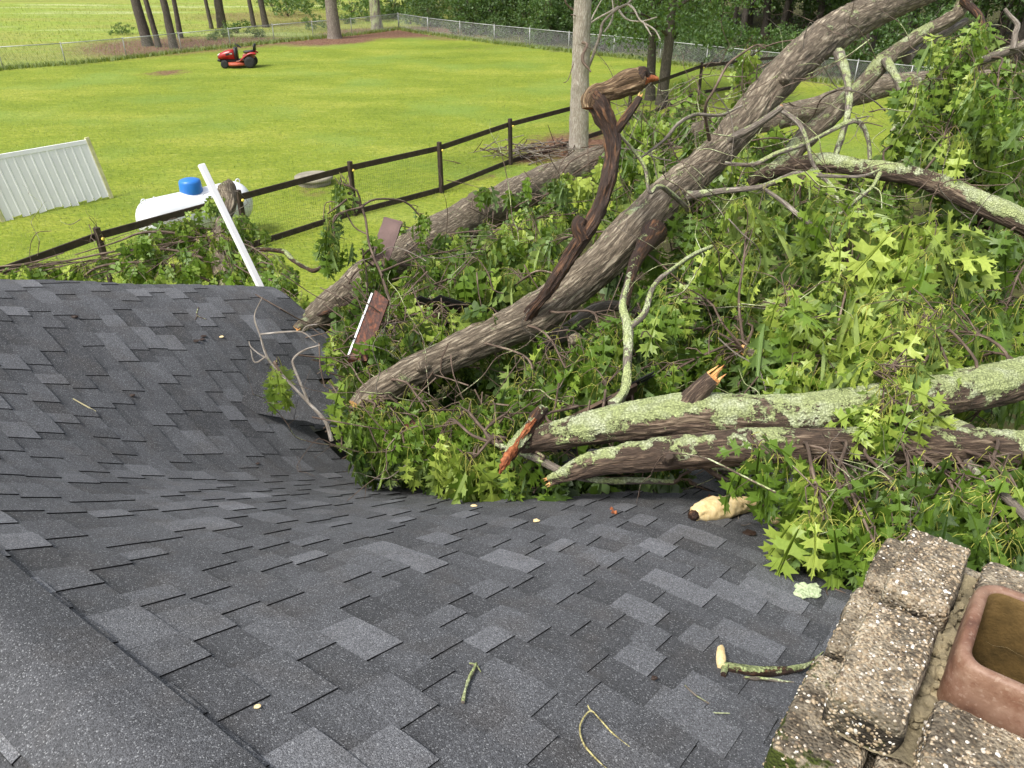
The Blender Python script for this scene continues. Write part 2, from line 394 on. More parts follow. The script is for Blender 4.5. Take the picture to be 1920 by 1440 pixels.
def build_ground():
    xs = sorted(set([-220, -160, -110, -80, -60] + [(-52 + .9 * i) for i in range(110)] + [52, 65, 80, 120, 170, 230]))
    ys = sorted(set([-60, -30, -10, 0] + [(2 + .9 * i) for i in range(90)] + [88, 95, 105, 120, 150, 190, 250, 330]))
    V = []; A = {'brown': [], 'wild': [], 'wood': []}
    for y in ys:
        for x in xs:
            by = beyond(x, y); V.append((x, y, fbm(x, y, .12) * .12 * min(1, max(0, (y - 9) / 8))))
            b = 0.0; heap_shade = 0.0
            for p, r, s in SPOTS:
                dd = math.hypot(x - p.x, y - p.y)
                if s > 1: heap_shade = max(heap_shade, min(1.0, max(0.0, (1.2 * r - dd) / (r * .4)))); continue  # strongest spots: ground darkened to stand in for shade under the leaf heap
                if dd < r * 1.5: b = max(b, s * min(1.0, max(0.0, (1.5 * r - dd) / (r * .9))))
            if abs(y) < 80 and seg_dist(x, y) < 1.1: b = max(b, .38)
            A['brown'].append(b); A['wild'].append(1.0 if by else 0.0)
            wx = (x + 6 + (y - 60) * .18) / 6
            A['wood'].append(heap_shade if heap_shade > 0 else min(1.0, max(0.0, wx)) if by else (min(1, max(0, (x - 17) / 5)) if y > 26 else 0.0))
    nx = len(xs); fs = [(j * nx + i, j * nx + i + 1, (j + 1) * nx + i + 1, (j + 1) * nx + i) for j in range(len(ys) - 1) for i in range(nx - 1)]
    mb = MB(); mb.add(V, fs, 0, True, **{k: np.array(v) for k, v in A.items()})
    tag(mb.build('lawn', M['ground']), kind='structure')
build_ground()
def gz(x, y): return fbm(x, y, .12) * .12 * min(1, max(0, (y - 9) / 8))

M['blade'] = m_leaf('grass_blade', (.10, .16, .018), (.29, .34, .042), (.56, .54, .14), .25)
def blades(name, pts, hgt, wid, parent=None, label=None, cat=None):
    """pts (n,3)+tone ; one thin triangle per blade"""
    n = len(pts); az = NR.uniform(0, 6.283, n); h = hgt * NR.uniform(.5, 1.4, n); wv = wid * NR.uniform(.6, 1.3, n)
    lx, ly = np.cos(az) * h * .55, np.sin(az) * h * .55; px_, py_ = -np.sin(az + .4) * wv, np.cos(az + .4) * wv
    V = np.empty((n, 3, 3)); V[:, 0] = pts[:, :3]; V[:, 1] = pts[:, :3]; V[:, 2] = pts[:, :3]
    V[:, 0, 0] -= px_; V[:, 0, 1] -= py_; V[:, 1, 0] += px_; V[:, 1, 1] += py_; V[:, 2, 0] += lx; V[:, 2, 1] += ly; V[:, 2, 2] += h; V[:, :2, 2] -= .01
    tr = np.arange(3 * n).reshape(-1, 3); tone = np.repeat(np.clip(pts[:, 3], 0, 1), 3)
    o = fast_mesh(name, V.reshape(-1, 3), tr, np.zeros(n), [M['blade']], {'tone': tone}, parent)
    return tag(o, label, cat, kind='stuff')
def grass():
    a = []; b = []
    for i in range(150000):
        r = 8 + 43 * R.random() ** 1.35; q = math.radians(R.uniform(-42, 34)); x, y = r * math.sin(q), r * math.cos(q)
        if beyond(x, y): continue
        nz = fbm(x, y, .6, 3.0)
        br = any(math.hypot(x - p.x, y - p.y) < rr * .8 * s for p, rr, s in SPOTS if s > .5)
        if br and R.random() < .85: continue
        a.append((x, y, gz(x, y), .48 + nz * 1.1 + R.gauss(0, .30)))
    blades('mown_grass', np.array(a), .045, .007, None, 'short bright green mown grass of the back lawn', 'grass')
    for i in range(90000):
        r = 38 + 60 * R.random() ** 1.3; q = math.radians(R.uniform(-42, 38)); x, y = r * math.sin(q), r * math.cos(q)
        if not beyond(x, y) : continue
        nz = fbm(x, y, .15, 5.0)
        if nz < -.25 and R.random() < .6: continue
        if x > -4 and R.random() < .75: continue
        b.append((x, y, gz(x, y), .5 + nz * .7 + R.gauss(0, .2)))
    blades('tall_field_grass', np.array(b), .13, .016, None, 'tall uncut yellow green grass of the field beyond the wire fence', 'grass')
    c = []
    for i in range(len(FPOS) - 1):
        A, B = FPOS[i], FPOS[i + 1]
        for k in range(900):
            t = R.random(); p = A.lerp(B, t); x, y = p.x + R.gauss(0, .18), p.y + R.gauss(0, .25)
            c.append((x, y, gz(x, y), .35 + R.gauss(0, .25)))
    blades('fence_line_weeds', np.array(c), .20, .02, None, 'weeds growing along the foot of the chain link fence', 'weeds')
grass()

# ------------------------------------------------------------------ house: collapsed shingle roof
D3 = Vector((-.798, .603, 0)).normalized(); E3 = Vector((.603, .798, 0)).normalized()
RV = .328; SL = .364; ZR = H - 1.45; EAVE = 4.35; RAKE = 5.66; UMIN = -4.5; EXP = .1345
def sstep(a, b, x): t = max(0.0, min(1.0, (x - a) / (b - a))); return t * t * (3 - 2 * t)
def sag(u, v):
    f = .48 * max(0, v - .1) ** .64
    e0 = 5.62 + .0 * v
    g = sstep(.6, 4.0, u) * 1.12
    back = 1 - sstep(3.5, e0 + .05, u)
    corner = sstep(3.85, 4.35, v)                       # far corner hangs down
    back = back * (1 - corner) + corner * (1 - .42 * sstep(4.6, 5.6, u))
    g *= back
    lip = .0
    return f * g + .02 * mnoise.noise(Vector((u * 1.3, v * 1.3, 0)))
def S(u, v, h=0.0):
    z = ZR - SL * abs(v - RV) - (sag(u, v) if v > RV else sag(u, RV) * max(.3, 1 - (RV - v) * .3))
    p = D3 * u + E3 * v; return Vector((p.x, p.y, z + h))
def S_n(u, v):
    e = .02; a = S(u + e, v) - S(u - e, v); b = S(u, v + e) - S(u, v - e)
    n = b.cross(a).normalized(); return n if n.z > 0 else -n
VC = [(-5, 4.35), (.2, 4.35), (.6, 4.25), (1.0, 4.0), (1.3, 3.82), (1.7, 3.58), (2.2, 3.38), (2.8, 3.18), (3.3, 3.03), (3.7, 2.92), (4.05, 2.93), (4.35, 3.1), (4.55, 3.4), (4.7, 3.75), (4.85, 4.1), (5.1, 4.3), (6, 4.32)]
def vcut(u):
    for (a, x), (b, y) in zip(VC[:-1], VC[1:]):
        if a <= u < b: return x + (y - x) * (u - a) / (b - a)
    return 4.35
house = empty('house', (0, 3, 0), 0, 'house with a grey shingled roof that is sagging and split open under the fallen oak', 'house')
def build_roof():
    rr = random.Random(5); mb = MB()
    ncol = int((EAVE - RV) / EXP) + 1
    for side in (1, -1):
        for i in range(ncol if side == 1 else 18):
            v0 = i * EXP + .01; v1 = v0 + EXP + .012
            def W(u, v, h):
                vv = RV + side * v
                p = S(u, vv); return p + S_n(u, vv if abs(vv - RV) > .03 else RV + side * .03) * h
            # base layer segments
            u = UMIN + rr.random() * .2
            segs = []
            while u < RAKE:
                ln = rr.choice((.08, .11, .14, .17, .22)) * rr.uniform(.85, 1.15); segs.append((u, min(RAKE + rr.uniform(-.012, .006), u + ln))); u += ln
            tones = [rr.choice((.20, .26, .34, .40, .50)) + rr.uniform(-.04, .04) for _ in segs]
            up = rr.random() < .5
            for k, (a, b) in enumerate(segs):
                mu = (a + b) / 2
                if side == 1 and RV + v0 > vcut(mu) + rr.uniform(-.05, .05): continue
                if b - a < .02: continue
                tab = up; up = not up
                if tab and rr.random() < .1: up = True
                tn = tones[k] + (rr.choice((.02, .08, .14, .22, .32)) if tab else 0)
                hb, ht = (.0125, .0065) if tab else (.0075, .002)
                nu = max(2, int((b - a) / .05)); nv = 4; V = []; TN = []
                sk = rr.uniform(-.004, .004); ve = v1 + rr.uniform(-.002, .003)
                if side == 1 and RV + v1 > vcut(mu): ve += rr.uniform(-.05, .02)
                for x in range(nu + 1):
                    for y in range(nv + 1):
                        fy = y / nv; uu = a + (b - a) * x / nu + sk * (fy - .5)
                        cu = .0025 * math.sin(x / nu * 3.1416) * fy * (1 if tab else 0)
                        V.append(W(uu, v0 + (ve - v0) * fy, ht + (hb - ht) * fy + cu))
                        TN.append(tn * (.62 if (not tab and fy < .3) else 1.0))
                q = nv + 1
                fs = [(x * q + y, (x + 1) * q + y, (x + 1) * q + y + 1, x * q + y + 1) for x in range(nu) for y in range(nv)]
                if side == -1: fs = [f[::-1] for f in fs]
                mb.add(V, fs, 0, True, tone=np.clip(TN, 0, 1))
                # cut edges
                for xs in (0, nu):
                    top = [V[xs * q + y] for y in range(q)]; uu = a if xs == 0 else b
                    bot = [t - Vector((0, 0, .007 if tab else .006)) for t in top]
                    mb.add(top + bot, [(y, y + 1, q + y + 1, q + y) for y in range(nv)], 1, False, tone=0.0)
                top = [V[x * q + nv] for x in range(nu + 1)]; bot = [t - Vector((0, 0, .010 if tab else .007)) for t in top]; z = nu + 1
                mb.add(top + bot, [(x, x + 1, z + x + 1, z + x) for x in range(nu)], 1, False, tone=0.0)
    mb.build('roof_shingles', [M['shingle'], M['edge']], house)
    # ridge caps
    mb = MB(); u = UMIN; k = 0
    while u < RAKE:
        tn = rr.choice((.22, .42, .30, .50)) + rr.uniform(-.05, .05); ln = .205
        V = []; nc = 14; nu = 5
        for x in range(nu + 1):
            for y in range(nc + 1):
                s = (y / nc - .5) * .285; fx = x / nu; uu = min(u + (ln + .03) * fx, RAKE)
                a = math.sqrt(s * s + .055 ** 2) - .055        # rounded over the crest
                z = ZR - SL * a * 1.0 + .012 + .006 * fx - sag(uu, max(RV, RV + s))
                p = D3 * uu + E3 * (RV + s); V.append(Vector((p.x, p.y, z)))
        q = nc + 1; fs = [(x * q + y, (x + 1) * q + y, (x + 1) * q + y + 1, x * q + y + 1) for x in range(nu) for y in range(nc)]
        mb.add(V, fs, 0, True, tone=tn)
        for line in ([V[x * q] for x in range(nu + 1)], [V[x * q + nc] for x in range(nu + 1)], [V[nu * q + y] for y in range(q)]):
            z = len(line); mb.add(line + [t - Vector((0, 0, .006)) for t in line], [(x, x + 1, z + x + 1, z + x) for x in range(z - 1)], 0, False, tone=.15)
        u += ln
    mb.build('ridge_cap', [M['shingle'], M['edge']], house)
    # roof deck under the shingles (solid boards), follows the same surface and stops at the tear
    mb = MB(); nu, nv = 80, 34; V = []
    for side in (1, -1):
        V = []; top = []
        for x in range(nu + 1):
            uu = UMIN + (RAKE - .03 - UMIN) * x / nu; vm = (vcut(uu) - RV - .03) if side == 1 else 2.4
            for y in range(nv + 1):
                V.append(S(uu, RV + side * vm * y / nv) - Vector((0, 0, .012)))
        nV = len(V); V += [p - Vector((0, 0, .02)) for p in V]; q = nv + 1
        fs = []
        for x in range(nu):
            for y in range(nv):
                f = (x * q + y, (x + 1) * q + y, (x + 1) * q + y + 1, x * q + y + 1); fs.append(f); fs.append(tuple(i + nV for i in f[::-1]))
        for x in range(nu): f = (x * q + nv, (x + 1) * q + nv); fs.append((f[0], f[1], f[1] + nV, f[0] + nV))
        for y in range(nv): fs.append((nu * q + y, nu * q + y + 1, nu * q + y + 1 + nV, nu * q + y + nV))
        mb.add(V, fs, 0, False)
    mb.build('roof_deck', plain('deck_wood', (.10, .075, .05), .8, .4, 9), house)
    # walls
    mb = MB(); a0 = math.atan2(D3.y, D3.x); rot = Matrix.Rotation(a0, 3, 'Z')
    def wall(u0, v0, u1, v1, z0, z1, th=.14):
        A = D3 * u0 + E3 * v0; B = D3 * u1 + E3 * v1; c = (A + B) / 2; L = (B - A).length; r = Matrix.Rotation(math.atan2(B.y - A.y, B.x - A.x), 3, 'Z')
        mb.box((c.x, c.y, (z0 + z1) / 2), (L, th, z1 - z0), r)
    wall(UMIN, 3.95, 1.2, 3.95, 0, 2.35); wall(1.2, 3.95, 5.3, 3.95, 0, .7)
    wall(5.3, -2.0, 5.3, 3.88, 0, 1.9); wall(UMIN, -2.0, 5.23, -2.0, 0, 2.3)
    mb.build('wall', plain('white_siding', (.62, .61, .57), .6, .08), house)
    mb = MB()                                          # attic floor seen as darkness through the split
    A = [D3 * u_ + E3 * v_ for u_, v_ in ((UMIN, -1.9), (5.2, -1.9), (5.2, 3.8), (UMIN, 3.8))]
    mb.add([Vector((p.x, p.y, z)) for z in (1.2, 1.24) for p in A], [(3, 2, 1, 0), (4, 5, 6, 7), (0, 1, 5, 4), (1, 2, 6, 5), (2, 3, 7, 6), (3, 0, 4, 7)], 0)
    mb.build('attic_floor', plain('attic', (.07, .055, .04), .9), house)
    # rake trim on the far gable
    mb = MB()
    for i in range(16):
        v = -1.6 + i * .33; v2 = min(v + .33, 4.2)
        if v2 > 3.6: break
        a, b = S(RAKE - .035, v), S(RAKE - .035, v2); c = (a + b) / 2 - Vector((0, 0, .12)); L = (b - a).length
        xa = (b - a).normalized(); ya = D3; za = xa.cross(ya).normalized(); rm = Matrix((xa, ya, za)).transposed()
        mb.box(c, (L + .001, .02, .14), rm)
    mb.build('rake_board', plain('white_trim', (.72, .72, .70), .5, .06), house)
build_roof()

# ------------------------------------------------------------------ fences
M['steel'] = plain('galvanised_steel', (.42, .43, .42), .45, .15, metal=.35)
M['timber'] = plain('dark_timber', (.040, .026, .018), .8, .45, 7, bump=.004, bsc=30)
M['black_wire'] = plain('black_wire', (.03, .03, .03), .6)
def chain_fence():
    f = empty('chain_link_fence', FPOS[10], 0, 'galvanised chain link fence running along the far edge of the lawn and round its corner', 'fence')
    hh = 1.02
    for i, p in enumerate(FPOS):
        mb = MB(); z = gz(p.x, p.y); r = .038 if i == 10 else .024
        mb.rod((p.x, p.y, z - .1), (p.x, p.y, z + hh + .03), r, seg=8); mb.lathe((p.x, p.y, z + hh + .03), [(r * 1.1, 0), (r * 1.1, .02), (r * .5, .045)], 8)
        mb.build('post', M['steel'], f)
    mb = MB()
    for a, b in zip(FPOS[:-1], FPOS[1:]):
        mb.rod((a.x, a.y, gz(a.x, a.y) + hh), (b.x, b.y, gz(b.x, b.y) + hh), .021, seg=6)
    mb.build('top_rail', M['steel'], f)
    mb = MB(); r = .0032
    for a, b in zip(FPOS[:-1], FPOS[1:]):
        d = Vector((b.x - a.x, b.y - a.y, 0)); L = d.length; d /= L; n = Vector((-d.y, d.x, 0)); sp = .085; k = int(L / sp)
        za, zb = gz(a.x, a.y) + .03, gz(b.x, b.y) + .03; hm = hh - .05
        for i in range(-int(hm / sp), k + 1):
            for sg in (0, 1):
                s0 = i * sp; s1 = s0 + hm; c0, c1 = max(s0, 0), min(s1, L)
                if c1 - c0 < .02: continue
                h0, h1 = (c0 - s0), (c1 - s0)
                if sg: h0, h1 = hm - h0, hm - h1
                A = Vector((a.x, a.y, 0)) + d * c0; B = Vector((a.x, a.y, 0)) + d * c1
                A.z = za + (zb - za) * c0 / L + h0; B.z = za + (zb - za) * c1 / L + h1
                mb.rod(A + n * .022, B + n * .022, r, seg=3, cap=False)
    mb.build('wire_mesh', M['steel'], f)
chain_fence()
WP = [T(-240, 575, 0), T(-60, 520, 1.2), T(182, 432, 1.2), T(447, 362, 1.2)] + [T(666, 405), T(828, 362), T(957, 310), T(1085, 268), T(1178, 234), T(1310, 178), T(1410, 160), T(1520, 150)]
def wood_fence():
    f = empty('wooden_fence', (WP[4].x, WP[4].y, 0), 0, 'dark brown post and rail fence with black wire mesh across the lawn', 'fence')
    hh = 1.27; D = []
    for i, p in enumerate(WP):
        p = Vector((p.x, p.y, gz(p.x, p.y))); D.append(p)
    for i, p in enumerate(D):
        q = D[min(i + 1, len(D) - 1)] - D[max(i - 1, 0)]; rot = Matrix.Rotation(math.atan2(q.y, q.x) + R.uniform(-.1, .1), 3, 'Z') @ Matrix.Rotation(R.uniform(-.02, .02), 3, 'X')
        mb = MB(); mb.box((p.x, p.y, p.z + hh / 2 - .1), (.095, .095, hh + .2), rot, bev=.008); o = mb.build('post', M['timber'], f)
        mb = MB(); n = rot @ Vector((0, -1, 0)); c = p + n * .058 + Vector((0, 0, hh - .20)) + rot @ Vector((.02, 0, 0))
        mb.lathe(c, [(.024, 0), (.03, .012), (.03, .03), (.018, .045)], 10, axis=n); mb.build('insulator', M['yellow'], o)
    for k, (z, w_) in enumerate(((hh - .17, .13), (.06, .14))):
        for a, b in zip(D[:-1], D[1:]):
            mb = MB(); d = b - a; c = (a + b) / 2 + Vector((0, 0, z)); xa = d.normalized(); ya = Vector((-xa.y, xa.x, 0)).normalized(); za = xa.cross(ya)
            rm = Matrix((xa, ya, za)).transposed(); mb.box(c + ya * .064, (d.length + (.0 if k else -.01), .034, w_), rm, bev=.004); mb.build('rail', M['timber'], f)
    mb = MB()
    for a, b in zip(D[:-1], D[1:]):
        d = b - a; L = d.length; n = Vector((-d.y, d.x, 0)).normalized() * -.052
        for i in range(int(L / .055)): c = a + d * (i * .055 / L) + n; mb.rod(c + Vector((0, 0, .04)), c + Vector((0, 0, hh - .15)), .0013, seg=3, cap=False)
        for j in range(12): z = Vector((0, 0, .05 + j * .094)); mb.rod(a + n + z, b + n + z, .0013, seg=3, cap=False)
    mb.build('wire_mesh', M['black_wire'], f)
M['yellow'] = plain('yellow_plastic', (.75, .60, .10), .5)
wood_fence()

# ------------------------------------------------------------------ white board panel
M['white_pvc'] = plain('white_boards', (.78, .78, .80), .5, .05, 2.5)
M['pale_wood'] = plain('pale_treated_wood', (.52, .50, .27), .8, .2, 8)
M['rope'] = plain('red_cord', (.18, .012, .03), .7)
def panel():
    bl, br = T(10, 415), T(205, 371); bl.z = br.z = 0; hgt = 1.42
    d = (br - bl); L = d.length; d.normalize(); lean = Vector((d.y, -d.x, 0)) * -.16; lean.z = 1; up = lean.normalized(); nrm = d.cross(up).normalized()
    o = empty('white_board_panel', bl, 0, 'white vertical board fence panel with jagged bottom edge standing alone on the lawn', 'fence panel')
    skew = -d * .055
    def pt(s, h, n=0): return bl + d * s + (up + skew * 1.4) * h + nrm * n
    mb = MB(); nb = 13; wv = L / nb
    for i in range(nb):
        a, b = i * wv + .012, (i + 1) * wv - .012; hb = R.uniform(-.02, .06); hm = hb + R.uniform(-.02, .05)
        prof = [(a, .007), (a + .016, -.002), (b - .016, -.002), (b, .007)]
        V = []; top = hgt - .06
        for s, n in prof: V += [pt(s, hb if s < (a + b) / 2 else hm, n), pt(s, top, n)]
        for s, n in prof: V += [pt(s, hb if s < (a + b) / 2 else hm, n + .02), pt(s, top, n + .02)]
        fs = [(0, 1, 3, 2), (2, 3, 5, 4), (4, 5, 7, 6), (8, 10, 11, 9), (10, 12, 13, 11), (12, 14, 15, 13), (0, 8, 9, 1), (6, 7, 15, 14), (0, 2, 10, 8), (2, 4, 12, 10), (4, 6, 14, 12), (1, 9, 11, 3), (3, 11, 13, 5), (5, 13, 15, 7)]
        mb.add(V, fs)
        mb.add([pt(b + .001, .08, .026), pt(b + .023, .08, .026), pt(b + .023, top, .026), pt(b + .001, top, .026)], [(0, 1, 2, 3)])
    mb.build('boards', M['white_pvc'], o)
    rm = Matrix((d, nrm, up)).transposed()
    mb = MB(); c = pt(L / 2, hgt - .04, 0); mb.box(c, (L + .04, .06, .11), rm, bev=.01); mb.build('top_rail', M['white_pvc'], o)
    for s in (-.05, L + .05):
        mb = MB(); a, b = pt(s, -.02, .0), pt(s, hgt + .06, .0); xa = (b - a).normalized(); ya = nrm; za = xa.cross(ya); rr = Matrix((xa, ya, za)).transposed()
        mb.box((a + b) / 2, ((b - a).length, .09, .09), rr, bev=.006); mb.build('post', M['pale_wood'], o)
    mb = MB(); a, b = pt(-.5, 0, .0), pt(-.5, 1.0, 0); mb.box((a + b) / 2, (.06, .06, 1.0), None, bev=.006)
    mb.box(pt(-.28, .25, .02), (.45, .03, .10), rm, bev=.004); mb.build('gate_frame', M['timber'], o)
    # cord hung over the top rail, two tails with small hooks
    mb = MB(); s0 = L * .19
    for s1, h1 in ((L * .34, .78), (L * .26, .52)):
        pts = [tuple(pt(s0, hgt + .02, -.04)) + (.011,), tuple(pt(s0 + (s1 - s0) * .35, hgt * .8, -.05)) + (.011,), tuple(pt(s1, h1, -.04)) + (.011,)]
        tube(mb, pts, 6, .08)
        e = pt(s1, h1, -.05)
        for q in ((.07, -.05), (-.06, -.03), (.03, -.09)): mb.rod(e, e + d * q[0] + up * q[1], .012, .006, 5)
    k = pt(s0, hgt + .02, -.02); mb.rod(k - nrm * .06, k + nrm * .1, .011, seg=6)
    tag(mb.build('cord', M['rope'], origin=tuple(k)), 'dark red cord with hooks hanging in a V over the white board panel', 'cord')
panel()

# ------------------------------------------------------------------ propane tank
M['tank'] = plain('white_tank_paint', (.72, .74, .78), .35, .04, 3)
M['blue'] = plain('blue_plastic', (.02, .17, .55), .38, .1, 4)
def tank():
    a, b = T(292, 413, .74), T(440, 378, .74); d = (b - a).normalized(); d.z = 0; d.normalize(); c = (a + b) / 2; r = .43; hl = .88
    o = empty('propane_tank', (c.x, c.y, 0), 0, 'white horizontal propane tank with a blue lid behind the wooden fence', 'gas tank')
    prof = []
    for i in range(9): q = i / 8 * math.pi / 2; prof.append((max(.002, r * math.sin(q)), -hl - .34 * math.cos(q)))
    prof += [(r * 1.003, -hl * .6), (r * 1.003, hl * .6)]
    prof += [(max(.002, r * math.cos(i / 8 * math.pi / 2)), hl + .34 * math.sin(i / 8 * math.pi / 2)) for i in range(9)]
    mb = MB(); mb.lathe(c, prof, 40, axis=d)
    for s in (-.8, .8): mb.rod(c + d * s + Vector((0, 0, r - .01)), c + d * s + Vector((0, 0, r + .03)), .02)
    mb.build('tank_body', M['tank'], o)
    e = c + d * -.02 + Vector((0, 0, r - .05))
    mb = MB(); mb.lathe(e, [(.215, 0), (.225, .02), (.215, .22), (.20, .26), (.14, .285), (.002, .30)], 28); mb.build('lid', M['blue'], o)
    for s in (-1, 1):
        mb = MB(); q = c + d * s * 1.02 + Vector((0, 0, r * .88)); n = 12
        ring = [q + d * (.05 * math.cos(t / n * 6.283)) + Vector((0, 0, .05 * math.sin(t / n * 6.283) + .03)) for t in range(n + 1)]
        for x, y in zip(ring[:-1], ring[1:]): mb.rod(x, y, .012, seg=6)
        mb.build('lifting_lug', M['tank'], o)
    for s in (-.6, .6):
        mb = MB(); q = c + d * s; mb.box((q.x, q.y, .16), (.12, .6, .32), Matrix.Rotation(math.atan2(d.y, d.x), 3, 'Z'), bev=.01); mb.build('foot', plain('concrete_foot', (.35, .34, .31), .9), o)
tank()
M['concrete'] = plain('weathered_concrete', (.27, .25, .19), .9, .35, 2.5, bump=.01, bsc=25)
def well():
    c = T(590, 345); c.z = gz(c.x, c.y); o = empty('well_cover', c, 0, 'round grey concrete cover standing in the lawn behind the wooden fence', 'well cover')
    mb = MB(); mb.lathe(c, [(.43, -.1), (.43, .10), (.41, .12)], 36); mb.build('ring', M['concrete'], o)
    mb = MB(); mb.lathe(c, [(.49, .125), (.505, .14), (.505, .20), (.47, .225), (.002, .24)], 36); mb.build('lid', M['concrete'], o)
well()

# ------------------------------------------------------------------ riding mower
def mower():
    c = T(449, 127); c.z = gz(c.x, c.y); a = math.radians(188)
    o = empty('riding_mower', c, a, 'red riding lawn mower with black seat parked on the lawn before the wire fence', 'lawn mower')
    Mr = Matrix.Translation(c) @ Matrix.Rotation(a, 4, 'Z')
    red = plain('red_paint', (.33, .014, .014), .3, .1, 3); blk = plain('black_plastic', (.018, .018, .02), .45); rub = plain('rubber', (.02, .02, .02), .85)
    org = plain('orange_deck', (.38, .075, .035), .55, .3); tan = plain('dusty_red', (.32, .13, .09), .8, .3); wht = plain('headlight_glass', (.8, .8, .78), .2); rim = plain('wheel_rim', (.10, .10, .10), .5)
    def W(*p): return Mr @ Vector(p)
    R3 = Mr.to_3x3()
    def loft(sections, mat, name, par=o):
        """sections: list of (x, [(y,z)...])"""
        mb = MB(); V = []; n = len(sections[0][1])
        for x, yz in sections: V += [W(x + (0 if len(p) < 3 else p[2]), p[0], p[1]) for p in yz]
        fs = [(i * n + j, i * n + (j + 1) % n, (i + 1) * n + (j + 1) % n, (i + 1) * n + j) for i in range(len(sections) - 1) for j in range(n)]
        fs += [tuple(range(n))[::-1], tuple(range((len(sections) - 1) * n, len(sections) * n))]
        mb.add(V, fs, 0, True); return mb.build(name, mat, par)
    def hoodsec(w_, zt, zb): return [(-w_, zb), (-w_, zb + (zt - zb) * .6), (-w_ * .8, zt - .04), (-w_ * .35, zt), (w_ * .35, zt), (w_ * .8, zt - .04), (w_, zb + (zt - zb) * .6), (w_, zb)]
    hood = loft([(.12, hoodsec(.27, .86, .42)), (.35, hoodsec(.275, .84, .42)), (.6, hoodsec(.265, .78, .42)), (.8, hoodsec(.24, .70, .42)), (.9, hoodsec(.20, .62, .44)), (.93, hoodsec(.15, .56, .46))], red, 'hood')
    mb = MB(); mb.box(W(.925, 0, .50), (.05, .30, .13), R3, bev=.02); mb.build('grille', blk, hood)
    for s in (-1, 1):
        mb = MB(); mb.box(W(.885, s * .14, .615), (.10, .11, .07), R3 @ Matrix.Rotation(.5, 3, 'Y'), bev=.02); mb.build('headlight', wht, hood)
        mb = MB(); mb.box(W(.35, s * .276, .66), (.34, .012, .09), R3 @ Matrix.Rotation(.18, 3, 'Y'), bev=.004); mb.box(W(.26, s * .284, .67), (.12, .008, .03), R3, mat=1); mb.build('side_vent', [blk, wht], hood)
    mb = MB(); mb.box(W(.90, 0, .36), (.16, .48, .10), R3, bev=.03); mb.build('bumper', blk, o)
    mb = MB(); mb.box(W(.45, 0, .34), (.9, .36, .14), R3, bev=.02); mb.box(W(-.3, 0, .34), (.7, .36, .12), R3, bev=.02); mb.build('chassis', blk, o)
    loft([(-.02, [(-.24, .36), (-.24, .84), (-.12, .93), (.12, .93), (.24, .84), (.24, .36)]), (.11, [(-.26, .36), (-.26, .88), (-.14, .95), (.14, .95), (.26, .88), (.26, .36)])], blk, 'dashboard')
    mb = MB(); wc = W(-.10, 0, 1.02); ax = R3 @ Vector((-.55, 0, .83)); q = Vector((0, 0, 1)).rotation_difference(ax); n = 20
    ring = [wc + q @ Vector((.165 * math.cos(t / n * 6.283), .165 * math.sin(t / n * 6.283), 0)) for t in range(n + 1)]
    for x, y in zip(ring[:-1], ring[1:]): mb.rod(x, y, .016, seg=6)
    for t in (0, 7, 13): mb.rod(wc, ring[t], .014, seg=5)
    mb.rod(W(.02, 0, .88), wc, .02, seg=6); mb.build('steering_wheel', blk, o)
    loft([(-.62, [(-.40, .40), (-.40, .43), (.40, .43), (.40, .40)]), (.04, [(-.44, .30), (-.44, .33), (.44, .33), (.44, .30)])], tan, 'footrest')
    for s in (-1, 1):
        sec = []
        for i in range(9):
            t = i / 8; x = -.18 - .80 * t; z = .38 + .32 * math.sin(min(1, t * 1.35) * math.pi * .5) - (.05 if t > .9 else 0); sec.append((x, [(s * .20, z - .04), (s * .20, z + .02), (s * .33, z + .04), (s * .47, z), (s * .47, z - .05), (s * .33, z)]))
        loft(sec, red, 'fender')
    mb = MB(); mb.box(W(-.55, 0, .52), (.55, .42, .24), R3, bev=.04); mb.build('rear_body', tan, o)
    seat = loft([(-.86, [(-.20, .74), (-.22, .80), (.22, .80), (.20, .74)]), (-.70, [(-.22, .70), (-.25, .79), (.25, .79), (.22, .70)]), (-.42, [(-.22, .69), (-.25, .76), (.25, .76), (.22, .69)]), (-.33, [(-.18, .71), (-.19, .75), (.19, .75), (.18, .71)])], blk, 'seat')
    loft([(-.94, [(-.16, .78), (-.21, 1.0, .02), (-.15, 1.10, -.02), (.15, 1.10, -.02), (.21, 1.0, .02), (.16, .78)]), (-.82, [(-.17, .78), (-.22, 1.0, -.03), (-.16, 1.09, -.06), (.16, 1.09, -.06), (.22, 1.0, -.03), (.17, .78)])], blk, 'backrest', seat)
    mb = MB(); mb.lathe(W(.06, 0, .12), [(.50, 0), (.56, .01), (.56, .10), (.46, .15), (.3, .16)], 26); mb.build('mowing_deck', org, o)
    for x, r, y, t in ((.62, .19, .37, .16), (-.62, .27, .38, .24)):
        for s in (-1, 1):
            ax = (R3 @ Vector((0, s, 0))); mb = MB(); cc = W(x, s * (y - t / 2), r)
            mb.lathe(cc, [(r * .55, 0), (r * .93, .0), (r, t * .18), (r, t * .82), (r * .93, t), (r * .55, t)], 24, axis=ax)
            wh = mb.build('wheel', rub, o); mb = MB(); mb.lathe(cc + ax * (t * .55), [(r * .56, 0), (r * .56, t * .42), (r * .40, t * .44), (r * .36, t * .2), (.03, t * .22), (.03, t * .4)], 16, axis=ax); mb.build('rim', rim, wh)
mower()

